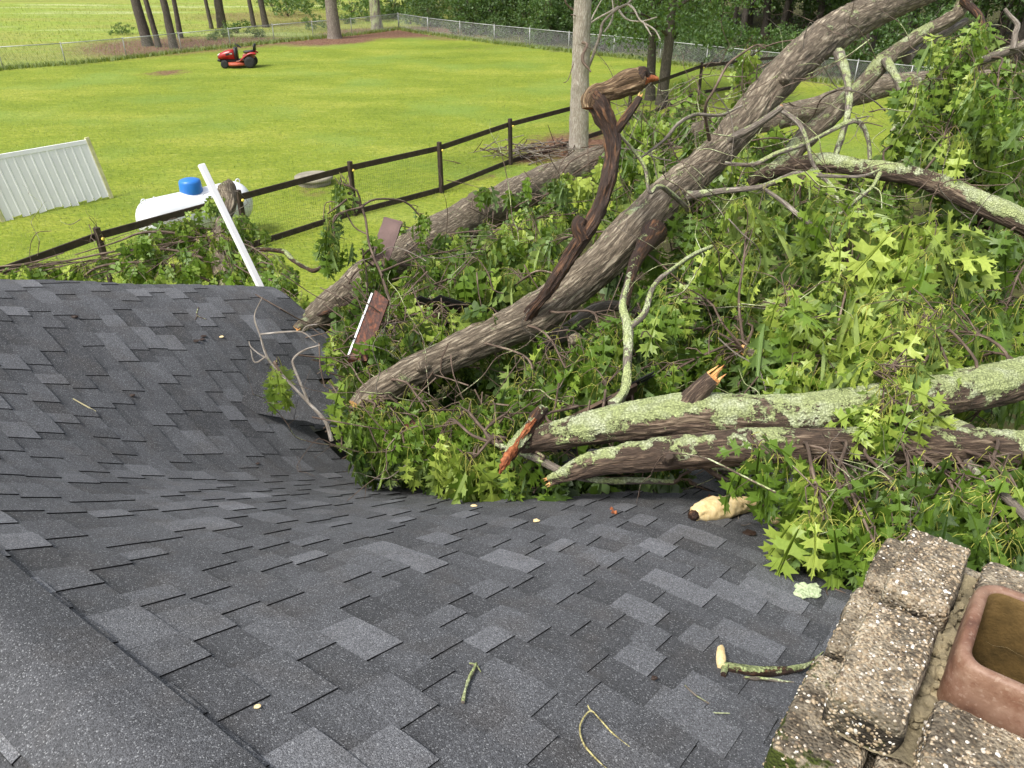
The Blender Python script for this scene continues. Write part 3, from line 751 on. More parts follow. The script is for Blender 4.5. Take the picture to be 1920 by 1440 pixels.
# ------------------------------------------------------------------ chimney
def m_pebble():
    n = N('pebble_concrete'); c = n.coord(); t = n.attr('tone')
    f = n.noise(c, 60, 5, .7); lo = n.noise(c, 9, 4, .65)
    base = n.ramp(f, [(.3, (.16, .125, .085)), (.5, (.38, .32, .23)), (.7, (.56, .49, .37))])
    vc = n.voro(c, 190, 'Color'); v = n.n('ShaderNodeSeparateColor', Color=vc).outputs[0]; vd = n.voro(c, 190)
    peb = n.ramp(v, [(0, (.10, .07, .05)), (.35, (.26, .19, .12)), (.7, (.44, .35, .22)), (1, (.62, .58, .50))])
    col = n.mix(n.rmp(vd, .25, .42, .85, 0), base, peb)
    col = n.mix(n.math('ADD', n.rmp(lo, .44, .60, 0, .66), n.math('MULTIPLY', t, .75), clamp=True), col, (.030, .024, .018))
    moss = n.attr('moss'); mk = n.rmp(n.math('ADD', moss, n.math('MULTIPLY', n.math('SUBTRACT', n.noise(c, 28, 5, .7), .5), 1.3)), .5, .62)
    col = n.mix(mk, col, (.045, .060, .008))
    h = n.math('ADD', n.math('MULTIPLY', vd, -1.2), f)
    return n.fin(col, .9, n.bump(h, .004, 1.0), .3)
M['pebble'] = m_pebble()
def m_stone():
    n = N('loose_pebble'); c = n.coord(); t = n.attr('tone')
    return n.fin(n.ramp(t, [(0, (.12, .085, .055)), (.35, (.24, .18, .11)), (.62, (.38, .30, .20)), (.88, (.50, .46, .40)), (1, (.74, .72, .68))]), .45, None, .5)
M['stone'] = m_stone()
ICO = None
def chimney():
    o = empty('chimney', D3 * -.14 + E3 * .95 + Vector((0, 0, 3.5)), 0, 'weathered pebble concrete chimney top at the lower right with a clay flue pot', 'chimney')
    rr = random.Random(3); zt = H - .82
    def L(u, v, z): return D3 * u + E3 * v + Vector((0, 0, z))
    t = (1 + 5 ** .5) / 2; ico = [Vector(p).normalized() for p in ((-1, t, 0), (1, t, 0), (-1, -t, 0), (1, -t, 0), (0, -1, t), (0, 1, t), (0, -1, -t), (0, 1, -t), (t, 0, -1), (t, 0, 1), (-t, 0, -1), (-t, 0, 1))]
    icf = [(0, 11, 5), (0, 5, 1), (0, 1, 7), (0, 7, 10), (0, 10, 11), (1, 5, 9), (5, 11, 4), (11, 10, 2), (10, 7, 6), (7, 1, 8), (3, 9, 4), (3, 4, 2), (3, 2, 6), (3, 6, 8), (3, 8, 9), (4, 9, 5), (2, 4, 11), (6, 2, 10), (8, 6, 7), (9, 8, 1)]
    def brick(u0, u1, v0, v1, z0, z1, moss=0.0, tone=0.0, npeb=160, name='brick'):
        mb = MB(); c = ((u0 + u1) / 2, (v0 + v1) / 2, (z0 + z1) / 2); hx, hy, hz = abs(u1 - u0) / 2, abs(v1 - v0) / 2, (z1 - z0) / 2
        step = .0072; rad = .010; sd = rr.random() * 50; pts_top = []
        def shape(a, b, cc):       # a,b,cc in -1..1 on the cube surface -> rounded rough box
            p = Vector((a * hx, b * hy, cc * hz)); q = Vector((max(-hx + rad, min(hx - rad, p.x)), max(-hy + rad, min(hy - rad, p.y)), max(-hz + rad, min(hz - rad, p.z))))
            d = p - q; n = d.normalized() if d.length > 1e-6 else Vector((0, 0, 1)); p = q + n * rad if d.length > 1e-6 else p
            nz = mnoise.noise(Vector((p.x * 18 + sd, p.y * 18, p.z * 18))) * .0038 + mnoise.noise(Vector((p.x * 60 + sd, p.y * 60, p.z * 60))) * .0028
            return p + n * nz, n
        for ax in range(3):
            for sg in (-1, 1):
                if ax == 2 and sg == -1: continue
                hs_ = [hx, hy, hz]; o2 = [q for q in range(3) if q != ax]; na, nb = [max(3, int(2 * hs_[q] / step)) for q in o2]
                V = []; TN = []; MS = []
                for i in range(na + 1):
                    for j in range(nb + 1):
                        t3 = [0, 0, 0]; t3[ax] = sg; t3[o2[0]] = -1 + 2 * i / na; t3[o2[1]] = -1 + 2 * j / nb
                        p, n = shape(*t3); w3 = L(c[0] + p.x, c[1] + p.y, c[2] + p.z); V.append(w3)
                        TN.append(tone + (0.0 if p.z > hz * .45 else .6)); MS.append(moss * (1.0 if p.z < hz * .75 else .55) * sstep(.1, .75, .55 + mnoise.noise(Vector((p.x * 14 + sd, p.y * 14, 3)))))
                fs = [(i * (nb + 1) + j, (i + 1) * (nb + 1) + j, (i + 1) * (nb + 1) + j + 1, i * (nb + 1) + j + 1) for i in range(na) for j in range(nb)]
                if (sg == -1) ^ (ax == 1): fs = [f[::-1] for f in fs]
                fs = [f[::-1] for f in fs]          # (u,v,z) frame is left-handed in world space
                mb.add(V, fs, 0, True, tone=np.array(TN), moss=np.array(MS))
        for _ in range(npeb):
            side = rr.random()
            if side < .7: a, b, cc = rr.uniform(-.96, .96), rr.uniform(-.96, .96), 1
            elif side < .85: a, b, cc = 1, rr.uniform(-.95, .95), rr.uniform(-.9, .9)
            else: a, b, cc = rr.uniform(-.95, .95), -1, rr.uniform(-.9, .9)
            p, n = shape(a, b, cc); r = .0014 + .0024 * rr.random() ** 1.8 + (.0018 if rr.random() < .04 else 0)
            w3 = L(c[0] + p.x, c[1] + p.y, c[2] + p.z); rot = Matrix.Rotation(rr.random() * 6.28, 3, (rr.random(), rr.random(), rr.random() + .1))
            sx, sy, sz = r * rr.uniform(.8, 1.4), r * rr.uniform(.7, 1.1), r * .7
            wn = (D3 * n.x + E3 * n.y + Vector((0, 0, n.z)))
            mb.add([w3 - wn * r * .3 + rot @ Vector((q.x * sx, q.y * sy, q.z * sz)) for q in ico], icf, 1, True, tone=min(1, max(0, rr.gauss(.5, .26))), moss=0.0)
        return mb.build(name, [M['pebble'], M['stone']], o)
    h1 = .062
    brick(-.020, .070, .752, .954, zt - h1, zt + .005, moss=.35, npeb=1000)
    brick(-.026, .064, .990, 1.164, zt - h1, zt - .003, npeb=900)
    brick(-.265, -.042, .728, .838, zt - h1, zt - .004, tone=.1, npeb=800)
    brick(-.265, -.046, 1.062, 1.158, zt - h1, zt - .004, npeb=300)
    brick(-.36, -.275, .735, .935, zt - h1, zt, npeb=120); brick(-.36, -.275, .955, 1.155, zt - h1, zt, npeb=60)
    # corbelled course below, set out a little
    z1 = zt - h1 - .010; z0 = z1 - .062
    brick(.012, .106, .905, 1.058, z0, z1, moss=.25, tone=.12, npeb=320); brick(.012, .100, 1.07, 1.215, z0, z1, tone=.05, npeb=260)
    brick(.008, .112, .695, .893, z0, z1 - .004, moss=.95, tone=.15, npeb=380)
    brick(-.22, -.004, .688, .79, z0, z1, moss=.7, tone=.3, npeb=250); brick(-.40, -.23, .69, .79, z0, z1, tone=.3, npeb=60)
    brick(-.20, 0.0, 1.12, 1.21, z0, z1, tone=.2, npeb=60); brick(-.40, -.21, 1.12, 1.21, z0, z1, tone=.2, npeb=20)
    brick(-.40, -.31, .80, 1.11, z0, z1, tone=.2, npeb=20)
    # courses of the stack going down to the roof
    z = z0 - .008; k = 0
    while z > 3.55:
        zz = z - .066; off = .05 if k % 2 else -.02
        for a, b in ((.735, .93 + off), (.945 + off, 1.165)): brick(-.005, .078 + (.02 if k == 0 else 0), a, b, zz, z, tone=.3, npeb=30, moss=.3)
        for a, b in ((-.18, -.014), (-.36, -.19)): brick(a, b, .728, .82, zz, z, tone=.35, npeb=16); brick(a, b, 1.08, 1.17, zz, z, tone=.3, npeb=0)
        z = zz - .009; k += 1
    mb = MB()                                              # mortar bed between bricks and pot
    NB = 26; V = []
    for i in range(NB + 1):
        for j in range(NB + 1):
            u = -.35 + .40 * i / NB; v = .75 + .40 * j / NB
            V.append(L(u, v, zt - .052 + .011 * mnoise.noise(Vector((u * 30, v * 30, 1))) + .006 * mnoise.noise(Vector((u * 80, v * 80, 1)))))
    nV = len(V); q = NB + 1; V += [L(-.35 + .40 * i / NB, .75 + .40 * j / NB, 3.5) for i in range(q) for j in range(q)]
    fs = [(i * q + j, i * q + j + 1, (i + 1) * q + j + 1, (i + 1) * q + j) for i in range(NB) for j in range(NB)]
    cu = lambda i, j: (-.35 + .4 * (i + .5) / NB, .75 + .4 * (j + .5) / NB)
    fs = [f for n_, f in enumerate(fs) if not (-.238 < cu(n_ // NB, n_ % NB)[0] < -.05 and .868 < cu(n_ // NB, n_ % NB)[1] < 1.032)]
    mb.add(V[:nV], fs, 0, True)
    for _ in range(90):
        s_ = rr.random(); u, v = (rr.uniform(-.040, -.018), rr.uniform(.8, 1.1)) if s_ < .6 else ((rr.uniform(-.26, -.03), rr.choice((rr.uniform(.838, .860), rr.uniform(1.04, 1.062)))))
        r = rr.uniform(.005, .013); rot = Matrix.Rotation(rr.random() * 6.28, 3, (rr.random(), rr.random(), rr.random() + .1))
        mb.add([L(u, v, zt - .045) + rot @ Vector((p.x * r * 1.3, p.y * r, p.z * r * .8)) for p in ico], icf, 0, False)
    mb.build('mortar', plain('mortar', (.25, .21, .13), .9, .6, 22, bump=.004, bsc=120), o)
    # clay flue pot : rounded square tube
    mb = MB(); cu_, cv_ = -.142, .950; out, inn = .1, .083; rd = .035
    def ring(hf, z, r):
        pts = []
        for cx, cy, a0 in ((1, 1, 0), (-1, 1, 90), (-1, -1, 180), (1, -1, 270)):
            for s in range(7):
                a = math.radians(a0 + s * 15); pts.append(L(cu_ + cx * (hf - r) + r * math.cos(a), cv_ + cy * (hf * .93 - r) + r * math.sin(a), z))
        return pts
    zr = zt + .042
    prof = [(out, zt - .3, rd), (out + .001, zr - .02, rd), (out - .001, zr - .004, rd), (out - .004, zr, rd), (inn + .004, zr, rd - .012), (inn, zr - .004, rd - .014), (inn, zr - .02, rd - .014), (inn, zt - .9, rd - .014)]
    V = []
    for hf, z, r in prof: V += ring(hf, z, r)
    n = 28; fs = [(i * n + j, (i + 1) * n + j, (i + 1) * n + (j + 1) % n, i * n + (j + 1) % n) for i in range(len(prof) - 1) for j in range(n)]
    fi = [1 if i >= 5 else 0 for i in range(len(prof) - 1) for j in range(n)]
    mb.add(V, fs, 0, True); mb.m = fi; 
    mb.add(V[-n:], [tuple(range(n))], 1); 
    nn = N('terracotta'); c = nn.coord(); f = nn.noise(c, 26, 6, .7); sp = nn.voro(c, 320, 'Color'); sv_ = nn.n('ShaderNodeSeparateColor', Color=sp).outputs[0]
    col = nn.ramp(f, [(.3, (.09, .040, .025)), (.5, (.175, .085, .052)), (.68, (.27, .165, .115))])
    col = nn.mix(nn.rmp(nn.noise(c, 12, 4), .5, .68, 0, .5), col, (.30, .20, .14)); col = nn.mix(nn.rmp(sv_, .85, 1, 0, .35), col, (.38, .28, .21))
    clay = nn.fin(col, .55, nn.bump(f, .003, .6), .5)
    n2 = N('sooty_clay'); c = n2.coord(); col = n2.ramp(n2.noise(c, 14, 5, .7), [(.3, (.05, .033, .010)), (.55, (.135, .085, .028)), (.75, (.22, .14, .055))]); inner = n2.fin(col, .8, n2.bump(n2.noise(c, 220, 3), .002, .6), .3)
    mb.build('flue_pot', [clay, inner], o)
    # lichen crumbs on pot
    mb = MB()
    for u, v, dz, r in ((-.20, 1.036, .0, .008), (-.215, 1.04, .003, .006), (-.19, 1.03, 0, .005)):
        mb.add([L(u, v, zr + .003) + Vector((p.x * r * 1.4, p.y * r, p.z * r * .6)) for p in ico], icf, 0)
    tag(mb.build('lichen_crumb', M['lichen'], origin=tuple(L(-.2, 1.036, zr))), 'tiny pale green lichen crumb on the rim of the clay flue pot', 'lichen')
nl = N('pale_lichen'); c_ = nl.coord(); M['lichen'] = nl.fin(nl.ramp(nl.noise(c_, 90, 5, .75), [(.3, (.10, .13, .06)), (.45, (.40, .48, .28)), (.7, (.60, .68, .44))]), .9, nl.bump(nl.noise(c_, 140, 4), .003, 1))
chimney()
#PART3
# ------------------------------------------------------------------ leaves
HALF = [(.0, .0), (.08, .035), (.07, .13), (.13, .10), (.20, .19), (.21, .06), (.26, .026), (.32, .032), (.37, .13), (.34, .32), (.42, .25), (.48, .42), (.50, .25), (.57, .30), (.52, .13), (.51, .05),
        (.56, .026), (.62, .032), (.67, .10), (.69, .27), (.76, .19), (.86, .31), (.83, .15), (.90, .15), (.82, .06), (.85, .03), (.90, .05), (.96, .09), (.95, .03), (1.04, .0)]
def leaf_variant(seed, simple=False):
    rr = random.Random(seed); hw = rr.uniform(.74, 1.0)
    half = [(t, wv * hw) for t, wv in HALF]
    if simple: half = [half[i] for i in (0, 2, 4, 6, 9, 11, 13, 15, 17, 19, 21, 24, 27, 29)]
    mids = [(t, 0.0) for t in (.78, .52, .26)]
    V = []; F = []
    for sg in (1, -1):
        poly = [(t + (rr.uniform(-.015, .015) if 0 < i < len(half) - 1 else 0), wv * rr.uniform(.88, 1.12) * sg) for i, (t, wv) in enumerate(half)] + mids
        tri = mgeo.tessellate_polygon([[Vector((a, b, 0)) for a, b in poly]])
        b0 = len(V); V += poly
        for t in tri:
            a, b, c = [Vector((*poly[i], 0)) for i in t]
            t = tuple(t) if (b - a).cross(c - a).z > 0 else tuple(t)[::-1]
            F.append([b0 + i for i in t])
    dr = rr.uniform(.0, .5); fo = rr.uniform(-.2, .4); tw = rr.uniform(-.4, .4); cu = rr.uniform(-.5, .5)
    W3 = []
    for t, wv in V:
        z = -dr * t * t + fo * abs(wv) + tw * wv * t + cu * wv * wv * 2 + .02 * math.sin(t * 19 + seed) * abs(wv) * 4
        W3.append((t * (1 - .12 * dr), wv, z))
    return np.array(W3), np.array(F)
LV = [leaf_variant(i) for i in range(10)]; LVS = [leaf_variant(i + 20, True) for i in range(8)]
class Leaves:
    def __init__(s): s.L = []          # (node, base, dir, normal, size, tone)
    def cluster(s, p, out, n, size, tone, droop=.8, rr=R, spread=1.0):
        """a whorl of leaves at a twig end: stalks arch out, blades hang"""
        p = Vector(p); out = Vector(out).normalized(); a = out.orthogonal().normalized(); b = out.cross(a); ph = rr.random() * 6.28
        for i in range(n):
            q = ph + i * 2.4 + rr.gauss(0, .3); rad = (a * math.cos(q) + b * math.sin(q))
            d0 = (rad * spread * rr.uniform(.5, 1.1) + out * rr.uniform(.2, 1.0)).normalized()
            pl = size * rr.uniform(.22, .42); node = p - out * (i * size * .07) * rr.random()
            base = node + d0 * pl + Vector((0, 0, -droop * pl * .35))
            d = (d0 * rr.uniform(.3, 1.0) + Vector((0, 0, -droop * rr.uniform(.7, 2.2)))).normalized()
            nn = (d0 * rr.uniform(.2, 1) + Vector((rr.gauss(0, .35), rr.gauss(0, .35), .55 + rr.gauss(0, .3))))
            nn = (nn - d * nn.dot(d))
            if nn.length < 1e-3: nn = d.orthogonal()
            s.L.append((node, base, d, nn.normalized(), size * rr.uniform(.65, 1.4), max(0, min(1, tone + rr.gauss(0, .13)))))
    def build(s, name, parent, simple=False, mat=None):
        n = len(s.L); vs = LVS if simple else LV; Vs = []; Ts = []; Ms = []; To = []; b = 0
        A = [np.array([tuple(l[i]) for l in s.L]) for i in range(4)]; sz = np.array([l[4] for l in s.L]); tn = np.array([l[5] for l in s.L])
        which = NR.integers(0, len(vs), n)
        W = np.cross(A[3], A[2])
        for k, (vv, ff) in enumerate(vs):
            m = which == k; c = int(m.sum())
            if not c: continue
            X = A[1][m][:, None, :] + sz[m][:, None, None] * (vv[None, :, 0, None] * A[2][m][:, None, :] + vv[None, :, 1, None] * W[m][:, None, :] + vv[None, :, 2, None] * A[3][m][:, None, :])
            Vs.append(X.reshape(-1, 3)); q = len(vv); Ts.append((ff[None] + (np.arange(c) * q)[:, None, None] + b).reshape(-1, 3)); b += c * q
            Ms.append(np.zeros(c * len(ff))); To.append(np.repeat(tn[m], q))
        # stalks
        mid = (A[0] + A[1]) / 2 + np.array([0, 0, 1]) * (sz * .05)[:, None]; r = sz * .009
        up = np.array([[0, 0, 1.0]]); rows = []
        for P3 in (A[0], mid, A[1] + A[2] * (sz * .1)[:, None]):
            for q in range(3):
                o = np.stack([np.cos(q * 2.094) * np.ones(n), np.sin(q * 2.094) * np.ones(n), .3 * np.ones(n) * (q - 1)], 1); rows.append(P3 + o * r[:, None])
        X = np.stack(rows, 1); f = []
        for i in (0, 3):
            for j in range(3): a, c2 = i + j, i + (j + 1) % 3; f += [(a, c2, c2 + 3), (a, c2 + 3, a + 3)]
        f = np.array(f); Vs.append(X.reshape(-1, 3)); Ts.append((f[None] + (np.arange(n) * 9)[:, None, None] + b).reshape(-1, 3)); Ms.append(np.ones(n * len(f))); To.append(np.repeat(tn, 9))
        return fast_mesh(name, np.concatenate(Vs), np.concatenate(Ts), np.concatenate(Ms), [mat or M['leaf'], M['petiole']], {'tone': np.concatenate(To)}, parent)

# ------------------------------------------------------------------ fallen limbs
LIMBS = []          # (object, sampled points) used to hang sprays on the nearest limb
def limb(name, label, rows, mat, seg=40, step=.02, lich=.3, rough=.008, lump=.10, seed=0., cat='fallen limb', ldir=(-.2, -.15, 1), group='limbs of the fallen oak', hang=True, ends=(), extra=None):
    pts = PX(rows) if len(rows[0]) == 4 else rows
    c = Vector(pts[len(pts) // 2][:3]); o = empty(name, c, 0, label, cat, group)
    mb = MB(); Sx = tube(mb, pts, seg, step, 0, lich, rough, lump, seed, ldir=ldir, capmat=1 if ends else 0)
    for e in ends:
        k = 0 if e == 0 else -1; p = Sx[k, :3]; d = (Sx[0, :3] - Sx[3, :3]) if e == 0 else (Sx[-1, :3] - Sx[-4, :3])
        splinters(mb, p, d, Sx[k, 3], 16, Sx[k, 3] * 1.3, 1, random.Random(int(seed) + 5))
    mb.build('trunk', [M[mat], M['wood']], o)
    if hang: LIMBS.append((o, Sx[::max(1, int(.12 / step))]))
    return o, Sx
def branch(parent, rows, mat='bark_grey', seg=10, step=.03, lich=.5, rough=.002, lump=.12, seed=1., name='side_branch', ends=0, hang=False, endmat='wood'):
    pts = PX(rows) if len(rows[0]) == 4 else rows
    mb = MB(); Sx = tube(mb, pts, seg, step, 0, lich, rough, lump, seed, capmat=1 if ends else 0)
    if ends:
        d = Sx[-1, :3] - Sx[-3, :3]; splinters(mb, Sx[-1, :3], d, Sx[-1, 3] * 1.0, 12, Sx[-1, 3] * ends, 1, random.Random(int(seed)))
    # short twiglets
    o = mb.build(name, [M[mat], M[endmat]], parent)
    if hang: LIMBS.append((o, Sx[::4]))
    return o, Sx
def knots(mb_or_parent, S_, n, seed): pass

L1, S1 = limb('fallen_limb', 'thickest oak limb rising from the roof hole to the top edge',
    [(672, 768, 4.85, 45.9), (700, 742, 4.9, 53.3), (760, 706, 4.98, 59.1), (830, 672, 5.08, 62.1), (915, 632, 5.2, 68.0), (1000, 592, 5.32, 79.8), (1060, 550, 5.42, 71.0), (1130, 492, 5.55, 72.4), (1195, 425, 5.7, 76.9), (1260, 362, 5.85, 71.0), (1330, 300, 6.0, 62.1), (1385, 240, 6.15, 62.1), (1440, 170, 6.35, 65.0), (1500, 110, 6.6, 68.0), (1560, 62, 6.85, 69.5), (1640, 20, 7.1, 60.6), (1720, -15, 7.3, 54.7), (1830, -55, 7.6, 51.7), (1960, -90, 8.0, 48.8)],
    'bark', 72, .014, .30, .014, .07, 3., ldir=(-.85, -.1, .7), ends=(0,))
branch(L1, [(985, 602, 5.22, 35.8), (1000, 578, 5.16, 28.2), (1028, 545, 5.1, 24.3), (1062, 490, 5.05, 25.6), (1090, 448, 5.0, 28.2), (1118, 402, 4.98, 29.4), (1136, 352, 4.96, 25.6), (1146, 300, 4.95, 26.9), (1146, 256, 4.94, 32.0), (1130, 214, 4.93, 35.8), (1114, 186, 4.92, 35.8), (1106, 176, 4.92, 25.6)],
    'bark_dead', 34, .010, .0, .016, .42, 8., 'dead_branch', 0)
branch(L1, [(1106, 204, 4.93, 28.9), (1108, 186, 4.92, 39.0), (1118, 174, 4.92, 39.0), (1138, 168, 4.93, 36.1), (1166, 158, 4.94, 40.4), (1188, 152, 4.94, 41.9), (1204, 152, 4.95, 31.8)], 'bark_pale2', 34, .008, 0, .016, .55, 8.5, 'snapped_top', 1.3, endmat='red')
branch(L1, [(1196, 144, 4.92, 30), (1206, 136, 4.92, 26), (1214, 146, 4.93, 12)], 'bark_dead', 14, .008, 0, .01, .5, 8.7, 'dead_stub', 0)
branch(L1, [(1200, 152, 4.93, 20), (1218, 147, 4.94, 14), (1234, 148, 4.95, 7)], 'red', 8, .01, 0, .005, .5, 8.8, 'splinter', .5)
branch(L1, [(1094, 450, 5.0, 30), (1084, 424, 4.98, 28), (1092, 408, 4.96, 20)], 'bark_dead', 12, .012, .3, .004, .2, 9., 'dead_stub', 0)
branch(L1, [(1156, 246, 4.94, 18), (1172, 222, 4.9, 17), (1190, 198, 4.88, 15), (1200, 182, 4.87, 12)], 'bark_dead', 10, .015, 0, .002, .1, 10., 'dead_branchlet', 1.5)
branch(L1, [(1228, 432, 5.5, 50), (1208, 462, 5.35, 34), (1192, 492, 5.25, 24), (1180, 530, 5.15, 20), (1170, 575, 5.05, 18)], 'bark_dead', 14, .02, .35, .004, .15, 11.)
branch(L1, [(1572, 100, 6.6, 20), (1589, 152, 6.3, 14), (1591, 200, 6.2, 13), (1583, 240, 6.1, 12), (1567, 292, 6.0, 9)], 'bark_grey', 18, .012, .75, .006, .3, 12.)
branch(L1, [(1365, 262, 5.95, 14), (1415, 237, 5.8, 13), (1455, 209, 5.7, 12), (1466, 200, 5.68, 10)], 'bark_grey', 12, .02, .6, .003, .2, 13., ends=.8)
branch(L1, [(1290, 367, 5.5, 18), (1350, 359, 5.4, 12), (1431, 349, 5.3, 10), (1491, 325, 5.3, 8), (1531, 329, 5.3, 7), (1611, 331, 5.3, 6), (1650, 318, 5.3, 4)], 'bark_grey', 10, .025, .5, .002, .1, 14.)
branch(L1, [(1463, 205, 5.8, 9), (1499, 233, 5.75, 9), (1515, 273, 5.7, 8), (1523, 305, 5.7, 7), (1551, 341, 5.7, 5)], 'bark_grey', 8, .03, .5, .002, .1, 15.)
branch(L1, [(1200, 297, 5.3, 4), (1246, 262, 5.35, 6), (1271, 233, 5.4, 7), (1304, 215, 5.5, 7), (1350, 216, 5.6, 5), (1392, 198, 5.6, 4)], 'bark_grey', 8, .03, .4, .001, .1, 16.)
branch(L1, [(1330, 262, 5.9, 8), (1322, 204, 5.6, 6), (1340, 167, 5.5, 5), (1365, 121, 5.5, 5), (1392, 100, 5.5, 4), (1420, 84, 5.5, 3), (1436, 92, 5.5, 2)], 'twig', 7, .03, .1, 0, .1, 17.)
branch(L1, [(1290, 392, 5.6, 12), (1240, 350, 5.2, 9), (1218, 361, 5.1, 7), (1210, 317, 5.1, 7), (1190, 285, 5.1, 7), (1162, 253, 5.08, 6)], 'bark_grey', 8, .03, .9, .002, .2, 18.)
branch(L1, [(1010, 648, 5.4, 34), (1060, 622, 5.6, 30), (1117, 582, 5.8, 26), (1165, 574, 5.9, 20), (1210, 590, 5.9, 12)], 'bark_grey', 16, .02, .05, .004, .1, 19.)
for i, (x, y, k, w_) in enumerate(((1470, 148, 6.2, 20), (1545, 92, 6.6, 22), (1078, 640, 5.2, 18), (790, 690, 4.9, 16))):
    mb = MB(); c = P(x, y, k); tube(mb, [tuple(c + Vector((.02, .08, -.03))) + (.05,), tuple(c) + (.045,), tuple(c - Vector((.0, .03, 0))) + (.02,)], 14, .012, 0, .3, .008, .3, 30. + i); mb.build('knot', [M['bark']], L1)

L2, S2 = limb('fallen_log', 'long fallen oak trunk behind the leaves, its lower end on the torn roof corner',
    [(548, 628, 6.6, 36.8), (585, 604, 6.9, 55.2), (640, 560, 7.3, 60.7), (720, 500, 7.9, 69.9), (800, 455, 8.5, 77.3), (880, 412, 9.2, 77.3), (950, 375, 9.9, 69.9), (1040, 335, 11., 60.7), (1150, 292, 12.3, 51.5), (1280, 252, 13.4, 47.8), (1420, 228, 13.9, 46.0), (1523, 205, 14.2, 42.3), (1600, 178, 14.4, 42.3), (1680, 158, 14.6, 40.5), (1760, 154, 14.9, 38.6), (1860, 150, 15.3, 36.8), (1960, 146, 15.8, 38.6)],
    'bark', 48, .03, .34, .014, .12, 60., ldir=(.1, -.9, .1), ends=(0,), cat='fallen trunk')
branch(L2, [(905, 402, 9.15, 46), (893, 378, 9.1, 36), (884, 366, 9.05, 26)], 'bark', 16, .03, .1, .012, .3, 61., 'broken_stub')
branch(L2, [(575, 600, 6.8, 10), (640, 574, 6.9, 9), (700, 544, 7.0, 6)], 'bark_dead', 8, .04, 0, .006, .2, 62., 'torn_strip', .8)
branch(L2, [(880, 425, 9., 12), (850, 470, 8.6, 10), (838, 500, 8.3, 7)], 'bark_grey', 8, .03, .9, .002, .2, 63.)

L3, S3 = limb('lichen_limb', 'upper of the two low limbs, crusted with pale lichen, snapped stub on top',
    [(978, 842, 4.05, 28.2), (1000, 828, 4.02, 43.2), (1060, 812, 3.98, 56.4), (1150, 795, 3.92, 67.7), (1230, 785, 3.88, 79.0), (1290, 778, 3.85, 86.5), (1370, 782, 3.82, 82.7), (1450, 783, 3.8, 82.7), (1530, 778, 3.78, 86.5), (1600, 765, 3.78, 79.0), (1680, 752, 3.8, 73.3), (1760, 742, 3.85, 80.8), (1850, 726, 3.9, 80.8), (1930, 706, 3.95, 77.1), (2060, 680, 4.1, 77.1)],
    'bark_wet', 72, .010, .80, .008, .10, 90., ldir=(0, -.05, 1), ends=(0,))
branch(L3, [(1275, 785, 3.84, 60), (1295, 752, 3.8, 44), (1316, 728, 3.77, 36), (1336, 708, 3.75, 30)], 'bark_wet', 20, .01, .1, .004, .1, 91., 'snapped_stub', 2.0)
branch(L3, [(1180, 785, 3.9, 10), (1220, 752, 3.95, 10), (1262, 742, 3.95, 8), (1300, 740, 3.95, 6)], 'bark_grey', 10, .012, 1.3, .006, .4, 92.)
branch(L3, [(1150, 762, 3.95, 22), (1172, 730, 4.05, 20), (1178, 673, 4.15, 19), (1177, 613, 4.25, 18), (1168, 573, 4.35, 15), (1178, 525, 4.45, 12)], 'bark_grey', 24, .008, .80, .007, .35, 93.)
branch(L3, [(1180, 614, 4.25, 14), (1208, 588, 4.3, 12), (1220, 547, 4.35, 11), (1235, 525, 4.4, 10), (1267, 500, 4.5, 9), (1300, 478, 4.6, 8), (1335, 462, 4.7, 6)], 'bark_grey', 12, .015, .7, .003, .2, 94.)

L4, S4 = limb('lichen_limb', 'lowest and browner of the two low limbs, lying just above the shingles',
    [(1030, 902, 3.95, 18.4), (1075, 884, 3.9, 36.8), (1130, 866, 3.84, 47.8), (1210, 856, 3.78, 58.9), (1300, 846, 3.72, 66.2), (1400, 838, 3.68, 69.9), (1500, 836, 3.65, 68.1), (1600, 834, 3.64, 69.9), (1700, 836, 3.62, 71.8), (1800, 838, 3.6, 71.8), (1880, 840, 3.6, 69.9), (1960, 848, 3.6, 68.1), (2080, 860, 3.6, 68.1)],
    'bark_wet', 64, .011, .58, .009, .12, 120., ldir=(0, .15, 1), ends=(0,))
branch(L4, [(1252, 858, 3.62, 30), (1254, 856, 3.58, 24), (1255, 855, 3.55, 14)], 'bark_wet', 14, .01, 0, .004, .3, 121., 'knot')
branch(L4, [(1810, 812, 3.7, 36), (1770, 786, 3.85, 22), (1740, 762, 4.0, 14)], 'bark_grey', 12, .015, 1.0, .004, .3, 122.)
branch(L4, [(1815, 868, 3.5, 18), (1847, 907, 3.25, 17), (1890, 936, 3.1, 16), (1925, 970, 3.0, 16), (1960, 1010, 2.95, 14)], 'bark_grey', 14, .012, .35, .002, .1, 123.)

L5, S5 = limb('fallen_limb', 'crooked mossy limb with a bent elbow, right of the thickest limb',
    [(1830, -40, 7.6, 26), (1808, 0, 7.5, 28), (1790, 30, 7.45, 26), (1735, 60, 7.3, 25), (1683, 96, 7.2, 26), (1655, 118, 7.1, 34), (1631, 144, 7.1, 30), (1591, 184, 7.0, 32), (1551, 225, 6.9, 36), (1495, 273, 6.8, 38), (1475, 305, 6.7, 38), (1420, 350, 6.6, 30)],
    'bark', 32, .022, .55, .007, .2, 150.)
branch(L5, [(1660, 112, 7.0, 20), (1687, 160, 6.9, 15), (1697, 198, 6.8, 14), (1690, 225, 6.8, 13), (1672, 248, 6.8, 9)], 'bark_grey', 12, .02, .7, .004, .3, 151.)
branch(L5, [(1700, 110, 7.3, 20), (1715, 96, 7.4, 18), (1760, 70, 7.6, 16), (1810, 40, 7.8, 14)], 'bark_grey', 10, .03, .3, .003, .2, 152.)
